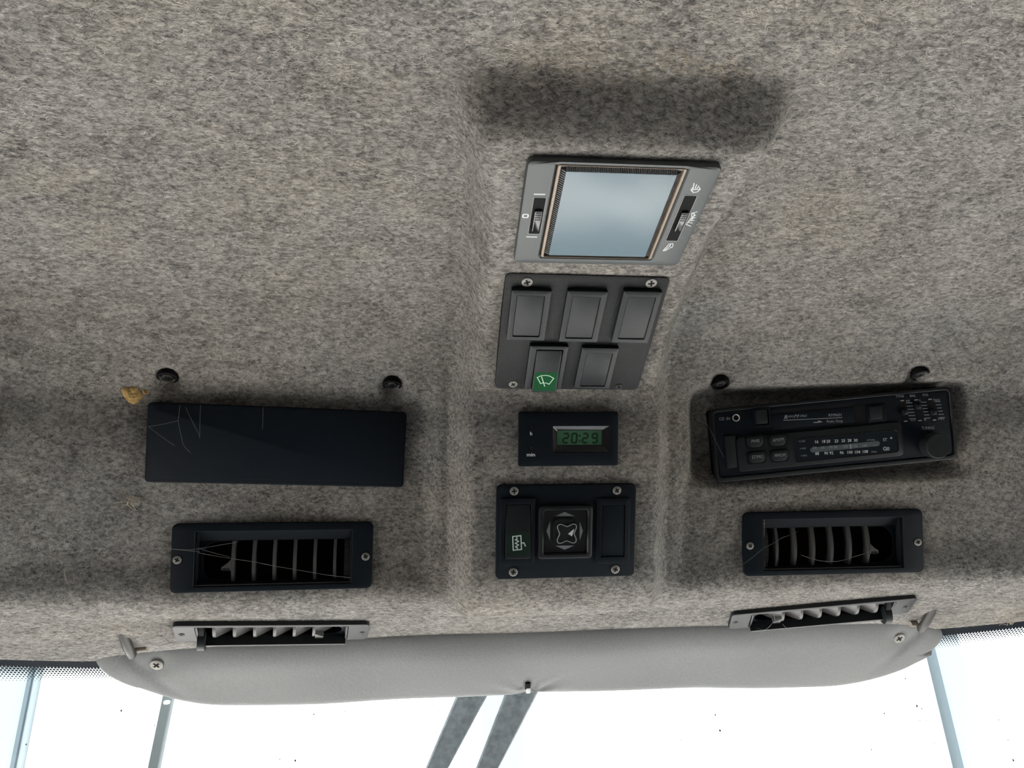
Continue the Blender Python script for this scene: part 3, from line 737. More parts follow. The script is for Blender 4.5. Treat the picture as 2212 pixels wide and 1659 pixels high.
words([('TONE', 1637, 262, 62), ('BAL', 1735, 258, 44), ('VOL', 1828, 252, 46)], 18, 'greyprint', z=2.5)
words([('HI', 1697, 297, 24), ('L', 1790, 292, 12), ('MAX', 1912, 290, 50)], 17, 'greyprint', z=zs_)
words([('LO', 1738, 438, 32), ('R', 1828, 436, 17), ('MIN', 1945, 430, 44)], 18, 'greyprint', z=zs_)
words([('TUNING', 1847, 499, 96)], 22, 'greyprint', z=zf)
x, y = rd.L(1885, 628, 4); r_ = rd.mm(92)
kb = MB(); prev = None
for rr_, zz in ((r_, 1.0), (r_, 9.5), (r_ * 0.97, 10.6), (r_ * 0.92, 11.0)):
    lp = kb.loop([(a + 0, b, zz) for a, b in circle(x, y, rr_, 40)])
    if prev is not None: kb.band(prev, lp)
    prev = lp
kb.f.append(tuple(prev)); kb.build('tuning_knob', 'smooth', rd.root)
x0, y0 = rd.L(1665, 750, 3); x1, y1 = rd.L(2052, 720, 3)
MB().stroke([(x0, y0), (x1, y1)], 0.9, 0, 2.3).build('lower_ledge', 'slat', rd.root, smooth=0)

# ------------------------------------------------------------------ air vents
def vent(dev, flip, lip=False, open_=(0.112, 0.892, 0.120, 0.915)):
    """flip=1: ribbed wheel on the right, thumb tab on the left; lip=True: the barrel turned forward, seen from behind"""
    W, H = dev.w, dev.h; rt = dev.root; pm = 'smooth' if lip else 'black'
    x0, x1 = -W / 2 + open_[0] * W, -W / 2 + open_[1] * W
    if flip < 0: x0, x1 = -x1, -x0
    y1, y0 = H / 2 - open_[2] * H, H / 2 - open_[3] * H
    cx, cy, ow, oh = (x0 + x1) / 2, (y0 + y1) / 2, x1 - x0, y1 - y0
    MB().frame(rrect(0, 0, W, H, 4.0, 5), rrect(cx, cy, ow, oh, 0.4, 5), -2, 2.4, 0.7, zin=-6).build('face_plate', pm, rt)
    dz = -14 if lip else -34
    mb = MB(); a_ = mb.loop([(x, y, -2) for x, y in rrect(cx, cy, ow + 1, oh + 1, 0.4, 2)]); b2 = mb.loop([(x, y, dz) for x, y in rrect(cx, cy, ow + 1, oh + 1, 0.4, 2)])
    mb.band(b2, a_); mb.f.append(tuple(b2)); mb.build('duct', 'deep', rt)
    sgn = 1 if flip > 0 else -1
    xs_tab = x0 if flip > 0 else x1; xs_whl = x1 if flip > 0 else x0
    ya, yb = H / 2 - 0.885 * H, H / 2 - 0.275 * H; ym, hf = (ya + yb) / 2, (yb - ya) / 2
    zf0 = -1.0 if not lip else 3.0
    def front(y): return zf0 - 3.2 * ((y - ym) / hf) ** 2
    def lath(mb, n, depth, xa, xb, dx=0.0, off=0.0):
        ys = [ya + (yb - ya) * k / n for k in range(n + 1)]
        pr = [(y, front(y) + off) for y in ys] + [(y, front(y) + off - depth) for y in reversed(ys)]
        a = mb.loop([(xa + (dx if k > n else 0), y, z) for k, (y, z) in enumerate(pr)]); b = mb.loop([(xb + (dx if k > n else 0), y, z) for k, (y, z) in enumerate(pr)])
        mb.band(b, a); mb.f.append(tuple(a)); mb.f.append(tuple(reversed(b)))
    # sloping upper and lower shells of the barrel
    MB().hull_x([(y1 - 0.3, -0.6), (yb, front(yb) - 0.2), (yb, front(yb) - 2.2), (y1 - 0.3, -5)], x0 + 0.4, x1 - 0.4).build('upper_shell', 'black', rt)
    MB().hull_x([(ya + 0.6, front(ya) - 0.4), (y0 + 0.2, 0.4), (y0 + 0.2, -4), (ya, front(ya) - 3)], x0 + 0.4, x1 - 0.4).build('lower_shell', pm, rt)
    MB().hull_x([(y0 + 0.9, 0.9), (y0 + 0.2, 0.9), (y0 + 0.2, 0.0), (y0 + 0.9, 0.0)], x0 + 0.4, x1 - 0.4).build('shell_edge_highlight', 'slat', rt)  # lighter strip painted in as the highlight along the lower edge
    for xe, t in ((xs_tab, sgn), (xs_whl, -sgn)):
        n = 12; ys = [y0 + 0.3 + (y1 - y0 - 0.6) * k / n for k in range(n + 1)]
        pr = [(y, (0.6 if not lip else 3.0) - 0.6 * ((y - cy) / (oh / 2)) ** 2) for y in ys] + [(y1 - 0.3, -8), (y0 + 0.3, -8)]
        MB().hull_x(list(reversed(pr)), min(xe + t * 0.3, xe + t * 1.6), max(xe + t * 0.3, xe + t * 1.6)).build('end_disc', 'smooth', rt)
    # slats
    xsl = [xs_tab + sgn * ow * (0.232 + 0.131 * i) for i in range(6)]
    base = None
    for xx in xsl:
        if base is None:
            mb = MB(); lath(mb, 10, 7.0, -1.05, 1.05, dx=(-sgn * ow * 0.115 if lip else 0.0)); base = mb.build('slat', 'slat', rt); base.location = (xx * 0.001, 0, 0)
        else: copy_part(base, rt, (xx * 0.001, 0, 0))
    # plate with a round-ended opening on the tab side
    xa, xb = sorted((xs_tab + sgn * 1.8, xsl[0] - sgn * 1.2))
    big = oh * 0.36; rad = (big, 0.3, 0.3, big) if flip > 0 else (0.3, big, big, 0.3)
    o1 = rrect((xa + xb) / 2, ym, xb - xa, yb - ya, 0.2, 6); i1 = rrect((xa + xb) / 2 + sgn * 1.3, ym + 0.6, xb - xa - 2.6, yb - ya - 2.6, rad, 6)
    zz = front(ya) - 0.6
    MB().frame(o1, i1, zz - 1, zz, 0.2).build('end_plate', 'black', rt)
    xt = xsl[0] - sgn * 1.0; yt = ym - oh * 0.06; zz = front(ym) - 2.0; t = -sgn
    outl = [(xt, yt + 4.2), (xt + t * 3.2, yt + 1.0), (xt + t * 6.2, yt - 1.0), (xt + t * 6.4, yt - 2.8), (xt + t * 5.4, yt - 3.6), (xt, yt - 3.6)]
    if t > 0: outl.reverse()
    tb = MB().prism(outl, zz - 2.0, zz + 2.4, 0.4).build('thumb_tab', 'slat', rt); mb = MB()
    for i in range(6):
        xx = xt + t * (0.9 + i * 0.9); mb.box(xx - 0.2, xx + 0.2, yt - 3.7, yt - 1.9, zz + 2.2, zz + 2.7)
    mb.build('grip_ribs', 'black', tb, smooth=0)['kind'] = 'stuff'
    # ribbed thumb wheel
    xw = xs_whl - sgn * 3.6
    mb = MB(); lath(mb, 12, 6, xw - 1.8, xw + 1.8, off=0.3); wh = mb.build('thumb_wheel', 'black', rt)
    mb = MB()
    for i in range(28):
        y = ya + (yb - ya) * (i + 0.5) / 28; z = front(y) + 0.3; mb.box(xw - 1.6, xw + 1.6, y - 0.14, y + 0.14, z - 0.3, z + 0.4)
    mb.build('wheel_ribs', 'slat', wh, smooth=0)['kind'] = 'stuff'
    if lip:                                        # rounded ear of the turned barrel beyond the plate
        xe = xs_whl - sgn * 1.0; ce = y0 + 3.0; pr = [(ce + 9.0 * math.cos(a), 1.5 + 9.0 * math.sin(a)) for a in np.linspace(math.pi * 1.16, -0.25, 16)]
        MB().hull_x(pr, min(xe, xe - sgn * 5.0), max(xe, xe - sgn * 5.0)).build('barrel_ear', 'smooth', rt)
        MB().hull_x([(y0 - 1.0, 6.5), (y0 + 1.4, 6.5), (y0 + 2.0, -1), (y0 - 0.2, -1)], x0 + 1, x1 - 1).build('barrel_rim', 'smooth', rt)
    m1, m2 = 0.031 * W, 0.036 * W
    for xx in ((-W / 2 + m1, W / 2 - m2) if flip > 0 else (-W / 2 + m2, W / 2 - m1)):
        screw(dev, xx, -0.02 * H, 2.4, min(2.9, H * 0.07), 'blackscrew' if lip else 'screw', random.uniform(0, 1.5))
vl = Dev('air_vent', 'black louvred air vent set in the felt directly below the plain black cover plate', 'air vent',
         Q(340, 1110, 4.424, [(133, 76), (2068, 86), (2045, 722), (138, 736)]), lift=1.5, group='louvred air vents')
vent(vl, 1)
vr = Dev('air_vent', 'black louvred air vent set in the felt directly below the radio', 'air vent',
         Q(1540, 1080, 4.254, [(265, 132), (1922, 62), (1912, 638), (278, 718)]), lift=1.5, group='louvred air vents')
vent(vr, -1)
wl = Dev('air_vent', 'narrow foreshortened air vent in the felt lip above the left half of the sun visor', 'air vent',
         Q(340, 1110, 4.424, [(165, 1052), (2022, 1020), (2012, 1170), (170, 1205)]), lift=1.0, group='louvred air vents')
vent(wl, -1, lip=True)
wr = Dev('air_vent', 'narrow foreshortened air vent in the felt lip above the right half of the sun visor', 'air vent',
         Q(1540, 1080, 4.254, [(190, 1000), (1805, 912), (1800, 1050), (130, 1138)]), lift=1.0, group='louvred air vents')
vent(wr, 1, lip=True)

# ------------------------------------------------------------------ screws sunk in the felt above the bays
for k, (x, y) in enumerate(SCREW_PX):
    side = ['above the left end of the plain black cover plate', 'above the right end of the plain black cover plate',
            'above the left end of the radio', 'above the right end of the radio'][k]
    d = Dev('sunken_screw', 'black sunken screw ' + side, 'screw', [(x - 12, y - 3), (x + 14, y - 3), (x + 14, y + 9), (x - 12, y + 9)], lift=-3.6,
            group='screws holding the headliner', foot=False)
    d.root.matrix_world = d.root.matrix_world @ Matrix.Rotation(math.radians(26), 4, 'X')
    MB().frame(circle(0, 0, 6.9, 24), circle(0, 0, 5.2, 24), -5, 0.2, 0.4, zin=-4).build('hole_rim', 'deep', d.root)
    MB().prism(circle(0, 0, 5.6, 20), -5, -1.6).build('hole_liner', 'deep', d.root)
    screw(d, 0, 0, -1.0, 3.8, 'blackscrew', 0.5 + k, 'screw_head')
    FOOT.append([(x + 22 * math.cos(a), y + 10 * math.sin(a)) for a in np.linspace(0, 2 * math.pi, 12, endpoint=False)])

# ------------------------------------------------------------------ sun visor
vA = np.array([0.0, 0.621, 2.0290]); vB = np.array([0.0, 0.670, 1.9835])
vex = np.array([1.0, 0, 0]); vdn = (vB - vA) / np.linalg.norm(vB - vA); vn = np.cross(vdn, vex)
if vn.dot(CAM - vA) < 0: vn = -vn
vey = -vdn
def von(px, py, z=0.0):
    d = ray(px, py); c = vA + vn * z * 0.001
    p = CAM + d * ((c - CAM).dot(vn) / d.dot(vn)) - vA
    return np.array([1000 * p.dot(vex), 1000 * p.dot(vey)])
OUT = [(1960, 1332), (1600, 1345), (1140, 1362), (600, 1384), (270, 1394), (222, 1396), (203, 1404), (192, 1416), (197, 1434), (215, 1450), (250, 1466), (330, 1497), (385, 1515), (440, 1525), (480, 1527), (560, 1526), (700, 1521),
       (900, 1511), (1060, 1504), (1140, 1501), (1240, 1497), (1340, 1493), (1500, 1488), (1720, 1487), (1790, 1487), (1850, 1478), (1930, 1454), (2000, 1421), (2032, 1398), (2047, 1381),
       (2047, 1366), (2030, 1352), (2000, 1343)]
pl = np.array([von(*p, {0: 1, 1: 1, 2: 1, 3: 1, 4: 1, 5: 1.5, 6: 2, 7: 3, 8: 4, 9: 5, 27: 5, 28: 5, 29: 4, 30: 3, 31: 2, 32: 1}.get(i, 6)) for i, p in enumerate(OUT)])
pl[1:4, 1] += 2                                   # the rear roll tucks up under the felt lip
# resample the outline
cl = np.vstack([pl, pl[:1]]); al = np.concatenate([[0], np.cumsum(np.linalg.norm(np.diff(cl, axis=0), axis=1))])
tt = np.arange(0, al[-1], 3.2); pl = np.stack([np.interp(tt, al, cl[:, 0]), np.interp(tt, al, cl[:, 1])], 1)
for _ in range(18): pl = 0.5 * pl + 0.25 * (np.roll(pl, 1, 0) + np.roll(pl, -1, 0))
ymid = 0.5 * (pl[:, 1].min() + pl[:, 1].max()); x0, x1 = pl[:, 0].min() + 30, pl[:, 0].max() - 30
med = np.stack([np.clip(pl[:, 0], x0, x1), np.full(len(pl), ymid)], 1)
clip_c = von(1139, 1484); scL = von(345, 1421); scR = von(1932, 1366)
pivL = von(300, 1405); pivR = von(1985, 1358)
def visor_z(p, e, top):
    """p (n,2), e distance from the rim in mm, top = on the hinge half"""
    r = np.where(top, 26.0, 7.0)
    q = np.clip(e / r, 0, 1); z = 9.5 * np.sqrt(np.clip(1 - (1 - q) ** 2, 0, 1))
    dx, dy = p[:, 0] - clip_c[0], p[:, 1] - clip_c[1]; d = np.hypot(dx, dy * 1.6)
    z -= (4.0 * np.exp(-(d / 9) ** 2) + 1.5 * np.exp(-(d / 24) ** 2) * np.cos(np.arctan2(dy, dx) * 11)) * np.clip(e / 6, 0, 1)
    for c, k in ((scL, 1), (scR, -1)):
        dx, dy = p[:, 0] - c[0], p[:, 1] - c[1]
        z -= 3.0 * np.exp(-(np.hypot(dx, dy) / 9) ** 2)
        z -= 1.6 * np.exp(-(np.abs(dx + dy * 0.8 * k + 12 * k) / 5) ** 2) * np.exp(-(dy / 30) ** 2)
    z += 0.5 * np.sin(p[:, 0] * 0.05 + p[:, 1] * 0.03) + 0.35 * np.sin(p[:, 0] * 0.017 - p[:, 1] * 0.08)
    return z
mb = MB(); prev = None; first = None
for t in (0, 0.02, 0.05, 0.09, 0.14, 0.2, 0.28, 0.37, 0.47, 0.58, 0.7, 0.82, 0.93, 1.0):
    p = pl + (med - pl) * t; e = np.linalg.norm(med - pl, axis=1) * t
    zz = visor_z(p, e, pl[:, 1] > ymid) if t else np.zeros(len(p))
    lp = mb.loop(np.column_stack([p, zz]).tolist())
    if prev is not None: mb.band(prev, lp)
    else: first = lp
    prev = lp
back = mb.loop([(x, y, -3.0) for x, y in (pl + (med - pl) * 0.22)]); mb.band(back, first); mb.f.append(tuple(reversed(back)))
vroot = bpy.data.objects.new('sun_visor', None); COL.objects.link(vroot)
m4 = Matrix(np.array([vex, vey, vn]).T.tolist()).to_4x4(); m4.translation = Vector(vA); vroot.matrix_world = m4
tag(vroot, 'wide grey padded sun visor folded up along the top of the windscreen', 'sun visor')
a_, b2 = pl[0], pl[1]
body = mb.build('visor_pad', 'visor', vroot, smooth=60)
area = sum(pl[i][0] * pl[(i + 1) % len(pl)][1] - pl[(i + 1) % len(pl)][0] * pl[i][1] for i in range(len(pl)))
if area < 0: body.data.flip_normals()
class VD: root = vroot
for c in (scL, scR): screw(VD, c[0], c[1], 7.2, 5.0, 'screw', 0.7)
cx, cy = von(1139.5, 1478, 8); MB().prism(rrect(cx, cy, 4.4, 7.0, 0.4, 3), 0, 10.6, 0.3).build('clip_slot', 'deep', vroot)
cx, cy = von(1141, 1489, 9); MB().prism(rrect(cx, cy, 3.6, 6.0, 0.4, 3), 0, 10.8, 0.3).build('clip_tab', 'white', vroot, label='small white plastic tab')
def vpt(px, py, z): q = von(px, py, z); return (q[0], q[1], z)
def to_v(P): q = P - vA; return np.array([1000 * q.dot(vex), 1000 * q.dot(vey), 1000 * q.dot(vn)])
for top, mid, end, slv in (((268, 1374), (277, 1397), (286, 1416), [(294, 1402, 11), (318, 1401, 11)]), ((2012, 1320), (2001, 1342), (1988, 1360), [(1966, 1348, 11), (1981, 1347, 11)])):
    hp = hit(bvh0, *top); A = to_v(hp); D_ = to_v(hp + (hp - CAM) * 0.03)
    E = np.array(vpt(*end, 15)); B = 0.5 * (A + E) + np.array([0, 0, 1.0]); dn = (E - B) / np.linalg.norm(E - B)
    MB().tube([D_, A, B, E - dn * 2, E, E + dn * 1.6 - np.array([0, 0, 1.5])], [3.4, 3.5, 3.6, 3.5, 2.8, 1.0], 14).build('pivot_arm', 'arm', vroot, smooth=60)
    MB().tube([vpt(*p) for p in slv], 2.4, 10).build('pivot_sleeve', 'sleeve', vroot, smooth=60)
FOOT.append([(240, 1398), (600, 1388), (1140, 1366), (1960, 1336), (2040, 1355), (2050, 1385), (1800, 1490), (440, 1530), (190, 1420)])

# ------------------------------------------------------------------ windscreen with its printed frit edge
def glass_pt(X, t):
    """t mm down the glass from its top edge (world mm)"""
    xo = max(0.0, abs(X) - 280); h = 20.0 + 0.0003 * xo ** 2
    f = 666 - 6.3e-8 * abs(X) ** 3.4 - 0.0012 * xo ** 2
    return (X, f + 0.70 * t - 0.0002 * t * t, 2000 + h - 0.78 * t)
XG = np.arange(-640, 641, 20.0); TG = [-6, 0, 10, 30, 60, 100, 160, 240, 340, 460, 600]
mb = MB(); rows = [mb.loop([glass_pt(X, t) for X in XG]) for t in TG]
for a_, b2 in zip(rows[:-1], rows[1:]):
    for i in range(len(XG) - 1): mb.f.append((a_[i], a_[i + 1], b2[i + 1], b2[i]))
win = structure(mb.build('window_1', 'glass', None, smooth=60), 'clear windscreen with a dotted black edge')
mb = MB(); rows = [mb.loop([(p[0], p[1] - 0.4, p[2] - 0.4) for p in (glass_pt(X, t) for X in XG)]) for t in (-6, 0, 5.5)]
for a_, b2 in zip(rows[:-1], rows[1:]):
    for i in range(len(XG) - 1): mb.f.append((a_[i], a_[i + 1], b2[i + 1], b2[i]))
mb.build('frit_band', 'frit', win, smooth=60)
mb = MB()
for j, r_ in enumerate((1.02, 0.96, 0.88, 0.78, 0.66, 0.54, 0.42, 0.30)):
    for i in range(-225, 226):
        X = i * 2.0 + (j % 2) * 1.0; t = 6.0 + j * 1.75
        c = np.array(glass_pt(X, t)) + np.array([0, -0.4, -0.4]); ux = np.array(glass_pt(X + 1, t)) - np.array(glass_pt(X, t)); uy = np.array(glass_pt(X, t + 1)) - np.array(glass_pt(X, t))
        mb.face([c + r_ * (math.cos(q) * ux + math.sin(q) * uy) for q in np.linspace(0, 2 * math.pi, 8, endpoint=False)])
mb.build('frit_dots', 'frit', win, smooth=0)['kind'] = 'stuff'

# ------------------------------------------------------------------ wiper linkage outside the glass
def plane_pt(px, py, yf):
    d = ray(px, py); return CAM + d * ((yf - CAM[1]) / d[1])
def bar_part(parent, name, quad, yf, thick, m):
    """flat bar with a shallow ridged front at distance yf ahead of the lens"""
    K = [plane_pt(x, y, yf + (0.0 if i < 2 else 0.02)) for i, (x, y) in enumerate(quad)]
    o = np.array(parent.location); c = sum(K) / 4
    mb = MB(); a_ = mb.loop([(k - o) * 1000 for k in K]); b2 = mb.loop([(k - o) * 1000 + np.array([0, thick, 0]) for k in K])
    mid = [((1 - 0.06) * K[0] + 0.06 * K[1]), (0.06 * K[0] + 0.94 * K[1]), (0.06 * K[3] + 0.94 * K[2]), (0.94 * K[3] + 0.06 * K[2])]
    c_ = mb.loop([(k - o) * 1000 + np.array([0, -thick * 0.25, 0]) for k in mid])
    mb.band(b2, a_); mb.band(a_, c_); mb.f.append(tuple(c_)); mb.f.append(tuple(reversed(b2)))
    return mb.build(name, m, parent, smooth=0)
wp = bpy.data.objects.new('windscreen_wiper', None); COL.objects.link(wp); wp.location = Vector(plane_pt(1080, 1500, 0.86))
tag(wp, 'dusty grey windscreen wiper with two broad parallel arms below the middle of the visor', 'wiper')
bpy.context.view_layer.update()
for q, px in (([(1000, 1470), (1070, 1470), (915, 1760), (877, 1760)], 1018), ([(1102, 1470), (1176, 1470), (1024, 1760), (990, 1760)], 1122)):
    bar_part(wp, 'wiper_arm', q, 0.86, 9, 'dust')
    c = (plane_pt(px, 1490, 0.856) - np.array(wp.location)) * 1000
    MB().tube([c + np.array([0, 6, 0]), c + np.array([0, -4, 0])], 6.0, 16).build('pivot_cap', 'dust', wp, smooth=40)
rod = bpy.data.objects.new('metal_rod', None); COL.objects.link(rod); rod.location = Vector(plane_pt(361, 1517, 0.88))
tag(rod, 'thin grey metal rod outside the glass below the left end of the visor', 'rod')
bar_part(rod, 'shaft', [(352, 1500), (374, 1500), (322, 1760), (298, 1760)], 0.88, 8, 'rod')
c = (plane_pt(361, 1517, 0.87) - np.array(rod.location)) * 1000
MB().tube([c + np.array([0, 4, 0]), c + np.array([0, -6, 0])], 2.0, 12).build('rivet', 'white', rod, smooth=40)

# ------------------------------------------------------------------ cab shell and yard
def struct_box(name, x0, x1, y0, y1, z0, z1, m, label):
    return structure(MB().box(x0 * 1000, x1 * 1000, y0 * 1000, y1 * 1000, z0 * 1000, z1 * 1000).build(name, m, None, smooth=0), label)
struct_box('floor', -0.66, 0.66, -0.6, 0.45, 0.70, 0.74, 'cab', 'dark cab floor')
struct_box('wall_back', -0.66, 0.66, -0.60, -0.54, 0.74, 2.24, 'cab', 'dark rear wall of the cab')
struct_box('wall_left', -0.70, -0.66, -0.6, 0.75, 0.70, 1.35, 'cab', 'lower left side of the cab')
struct_box('wall_right', 0.66, 0.70, -0.6, 0.75, 0.70, 1.35, 'cab', 'lower right side of the cab')
struct_box('wall_shade_left', -0.70, -0.66, -0.6, 0.28, 1.35, 2.1, 'cab', 'dark unseen panel added to shade the left rear of the cab')  # unseen panel added to cut side light and darken rear-facing faces
struct_box('wall_shade_right', 0.66, 0.70, -0.6, 0.28, 1.35, 2.1, 'cab', 'dark unseen panel added to shade the right rear of the cab')  # matching unseen light-blocking panel added on the right
struct_box('trim_1', -0.70, -0.64, -0.6, 0.66, 2.06, 2.33, 'cab', 'left roof rail')
struct_box('trim_2', 0.64, 0.70, -0.6, 0.66, 2.06, 2.33, 'cab', 'right roof rail')
struct_box('trim_3', -0.70, 0.70, -0.6, 0.72, 2.30, 2.33, 'roof', 'cab roof skin')
mb = MB(); a_ = [(X, glass_pt(X, 0)[1] + 4, glass_pt(X, 0)[2] + 2) for X in XG]; b2 = [(X, glass_pt(X, 0)[1] + 30, 2310) for X in XG]
r1, r2 = mb.loop(a_), mb.loop(b2)
for i in range(len(XG) - 1): mb.f.append((r1[i], r1[i + 1], r2[i + 1], r2[i]))
structure(mb.build('trim_4', 'roof', None), 'roof edge above the windscreen')
gr = MB().box(-20000, 20000, -12000, 20000, -60, 0); structure(gr.build('floor_yard', 'ground', None, smooth=0), 'pale concrete yard outside the cab')
# white clad building ahead: three sheets between posts
YW = 3.6
def wx(px, py): return plane_pt(px, py, YW)[0] * 1000
wall = bpy.data.objects.new('wall_front', None); COL.objects.link(wall); structure(wall, 'white clad building wall ahead of the cab')
pl_, pc_, pr_ = wx(60, 1560), wx(1085, 1560), wx(2040, 1560)
def sheet(x0, x1, amp, period):
    mb = MB(); xs = []; x = x0
    while x < x1:
        for u, d in ((0, 0), (0.35, 0), (0.5, -amp), (0.85, -amp)): xs.append((x + u * period, YW * 1000 + d))
        x += period
    a_ = mb.loop([(x, y, 0) for x, y in xs]); b2 = mb.loop([(x, y, 5200) for x, y in xs])
    for i in range(len(xs) - 1): mb.f.append((a_[i], a_[i + 1], b2[i + 1], b2[i]))
    mb.build('cladding_sheet', 'wallwhite', wall, smooth=0)
sheet(-5200, pl_ - 60, 8, 76); sheet(pl_, pc_, 2, 300); sheet(pc_, pr_, 8, 76); sheet(pr_ + 60, 6200, 8, 76)
for x0, x1, m_ in ((pl_ - 160, pl_ + 22, 'post'), (wx(1040, 1560), wx(1128, 1600), 'post'), (pr_ - 4, pr_ + 150, 'post')):
    MB().box(x0, x1, YW * 1000 - 45, YW * 1000 + 30, 0, 5200).build('post', m_, wall, smooth=0)
for x in (wx(64, 1540), wx(2033, 1540)):
    MB().box(x - 8, x + 8, YW * 1000 - 60, YW * 1000, 0, 5200).build('seal_strip', 'line', wall, smooth=0)

# ------------------------------------------------------------------ dirt, lint and cobwebs
mb = MB()
for x, y, r_ in ((262, 1535, 3), (437, 1516, 1.6), (334, 1567, 1.8), (57, 1608, 2), (678, 1543, 2.5), (746, 1537, 1.8), (638, 1643, 3), (605, 1640, 2), (1545, 1544, 2.5), (1555, 1578, 3), (1955, 1466, 2.5), (1980, 1525, 3.5),
                 (1991, 1531, 2.5), (1987, 1556, 2), (1910, 1541, 2.5), (2000, 1556, 1.5), (1882, 1619, 2.5), (2157, 1555, 2), (2188, 1642, 3.5), (2177, 1598, 2), (1471, 1599, 1.6), (935, 1525, 1.6), (2018, 1605, 1.8), (1978, 1571, 1.5)):
    d = ray(x, y); t = 0.6                        # walk out to the glass
    for _ in range(30):
        p = (CAM + d * t) * 1000; tg = (glass_pt(p[0], 0)[2] - p[2]) / 0.78; gf = glass_pt(p[0], tg)[1]; t += (gf - 1.0 - p[1]) * 0.001 / d[1] * 0.6
    p = (CAM + d * t) * 1000; k = 0.75 * r_ / FPX * t * 1000
    mb.face([(p[0] + k * math.cos(a) * random.uniform(0.7, 1.2), p[1] - 0.3, p[2] + 1.2 * k * math.sin(a)) for a in np.linspace(0, 2 * math.pi, 7, endpoint=False)])
mb.build('dirt_specks', 'line', win, smooth=0)['kind'] = 'stuff'
def blob(dev, cx, cy, rx, ry, hz, seed, name, m):
    g = np.random.default_rng(seed); n, rings = 22, 6; rad = 1 + 0.22 * np.convolve(np.tile(g.normal(0, 1, n), 3), [0.3, 0.4, 0.3], 'same')[n:2 * n]
    mb = MB(); prev = None
    for k in range(rings):
        u = 1 - k / rings; z = hz * math.sqrt(1 - u * u) - 1.0
        lp = mb.loop([(cx + rx * u * rad[i] * math.cos(2 * math.pi * i / n), cy + ry * u * rad[i] * math.sin(2 * math.pi * i / n), z + g.normal(0, 0.25)) for i in range(n)])
        if prev is not None: mb.band(prev, lp)
        prev = lp
    mb.f.append(tuple(prev)); return mb.build(name, m, dev.root, smooth=60)
fd = Dev('foam_patch', 'small yellow foam lump on the felt beside the plain black cover plate', 'foam', [(265, 825), (315, 825), (315, 880), (265, 880)], foot=False)
blob(fd, -1.5, 0, 6.2, 7.5, 2.6, 3, 'foam_lump', 'foam'); blob(fd, 7.0, 2.0, 2.4, 2.2, 1.8, 5, 'foam_crumb', 'foam')
FOOT.append([(270, 832), (304, 832), (304, 872), (270, 872)])
def tuft(px, py, r_, label, n, seed):
    d = Dev('lint_tuft', label, 'lint', [(px - 10, py - 10), (px + 10, py - 10), (px + 10, py + 10), (px - 10, py + 10)], group='lint caught in the felt', foot=False)
    g = np.random.default_rng(seed); mb = MB()
    for _ in range(n):
        p = g.normal(0, r_ * 0.25, 2); a = g.uniform(0, 6.3); pts = []
        for k in range(7): pts.append((p[0], p[1], 1.5 + 1.2 * math.sin(k))); a += g.normal(0, 0.7); p = p + r_ * 0.28 * np.array([math.cos(a), math.sin(a)])
        mb.tube(pts, 0.16, 4)
    mb.build('strands', 'lint', d.root, smooth=60)['kind'] = 'stuff'
tuft(282, 1079, 6.5, 'beige tuft of lint on the felt below the yellow foam lump', 12, 2)
tuft(150, 1228, 8.0, 'thin curl of pale lint left of the vent below the cover plate', 2, 9)
tuft(2180, 1340, 6.0, 'coil of pale lint at the right end of the felt lip', 6, 4)
def web(label, lines, dev, z=7.0, r_=0.10, zm=None):
    """threads strung a little in front of a device; end points in the device's zoom pixels"""
    o = dev.root.matrix_world; e = bpy.data.objects.new('cobweb', None); COL.objects.link(e); e.matrix_world = o.copy()
    tag(e, label, 'cobweb', 'cobwebs')
    for ln in lines:
        P_ = [(*dev.L(x, y, z), z) for x, y in ln]; pts = []
        for p, q in zip(P_[:-1], P_[1:]):
            p, q = np.array(p), np.array(q)
            for k in range(5): t = k / 5; pts.append(p + (q - p) * t + np.array([0, -0.25 * math.sin(math.pi * t), 0.3 * math.sin(5 * t)]))
        pts.append(np.array(P_[-1])); MB().tube(pts, r_, 4).build('thread', 'web', e, smooth=60)
bpy.context.view_layer.update()
bc.zoom(240, 780, 3.3515)
web('fine cobweb threads across the left end of the plain black cover plate', [[(270, 475), (485, 432)], [(270, 475), (460, 612)], [(500, 318), (485, 432), (520, 600), (575, 665)], [(540, 335), (640, 540)], [(648, 318), (640, 560)]], bc, 6, 0.055)
web('single short cobweb thread on the middle of the plain black cover plate', [[(1102, 325), (1095, 492)]], bc, 6, 0.055)
vl.zoom(340, 1110, 4.424)
web('cobweb threads crossing the louvres of the vent below the cover plate', [[(115, 328), (300, 345), (640, 290), (780, 262)], [(380, 370), (930, 460), (1480, 560), (1850, 612)], [(400, 330), (690, 412)]], vl, 5, 0.065)
web('long cobweb thread on the felt left of the vent below the cover plate', [[(-1504, 222), (-440, 275), (400, 362)]], vl, 6, 0.065)
vr.zoom(1540, 1080, 4.254)
web('sagging cobweb thread across the louvres of the vent below the radio', [[(810, 505), (980, 558), (1140, 565), (1300, 520), (1470, 462)], [(265, 600), (470, 440), (640, 345), (780, 290)]], vr, 5, 0.065)
web('cobweb thread hanging over the left end of the radio', [[(80, 170), (150, 360), (215, 500), (325, 720)]], rd, 9, 0.07)
wr.zoom(1540, 1080, 4.254)
web('tangled cobweb under the narrow vent above the right half of the visor', [[(400, 1260), (500, 1180), (570, 1105), (560, 1050)], [(570, 1105), (640, 1085)], [(480, 1190), (400, 1180)], [(640, 1140), (730, 1230)]], wr, 9, 0.08)
class VDev:
    root = vroot
    @staticmethod
    def L(x, y, z): q = von(170 + x / 6.32, 1320 + y / 6.32, z); return (q[0], q[1])
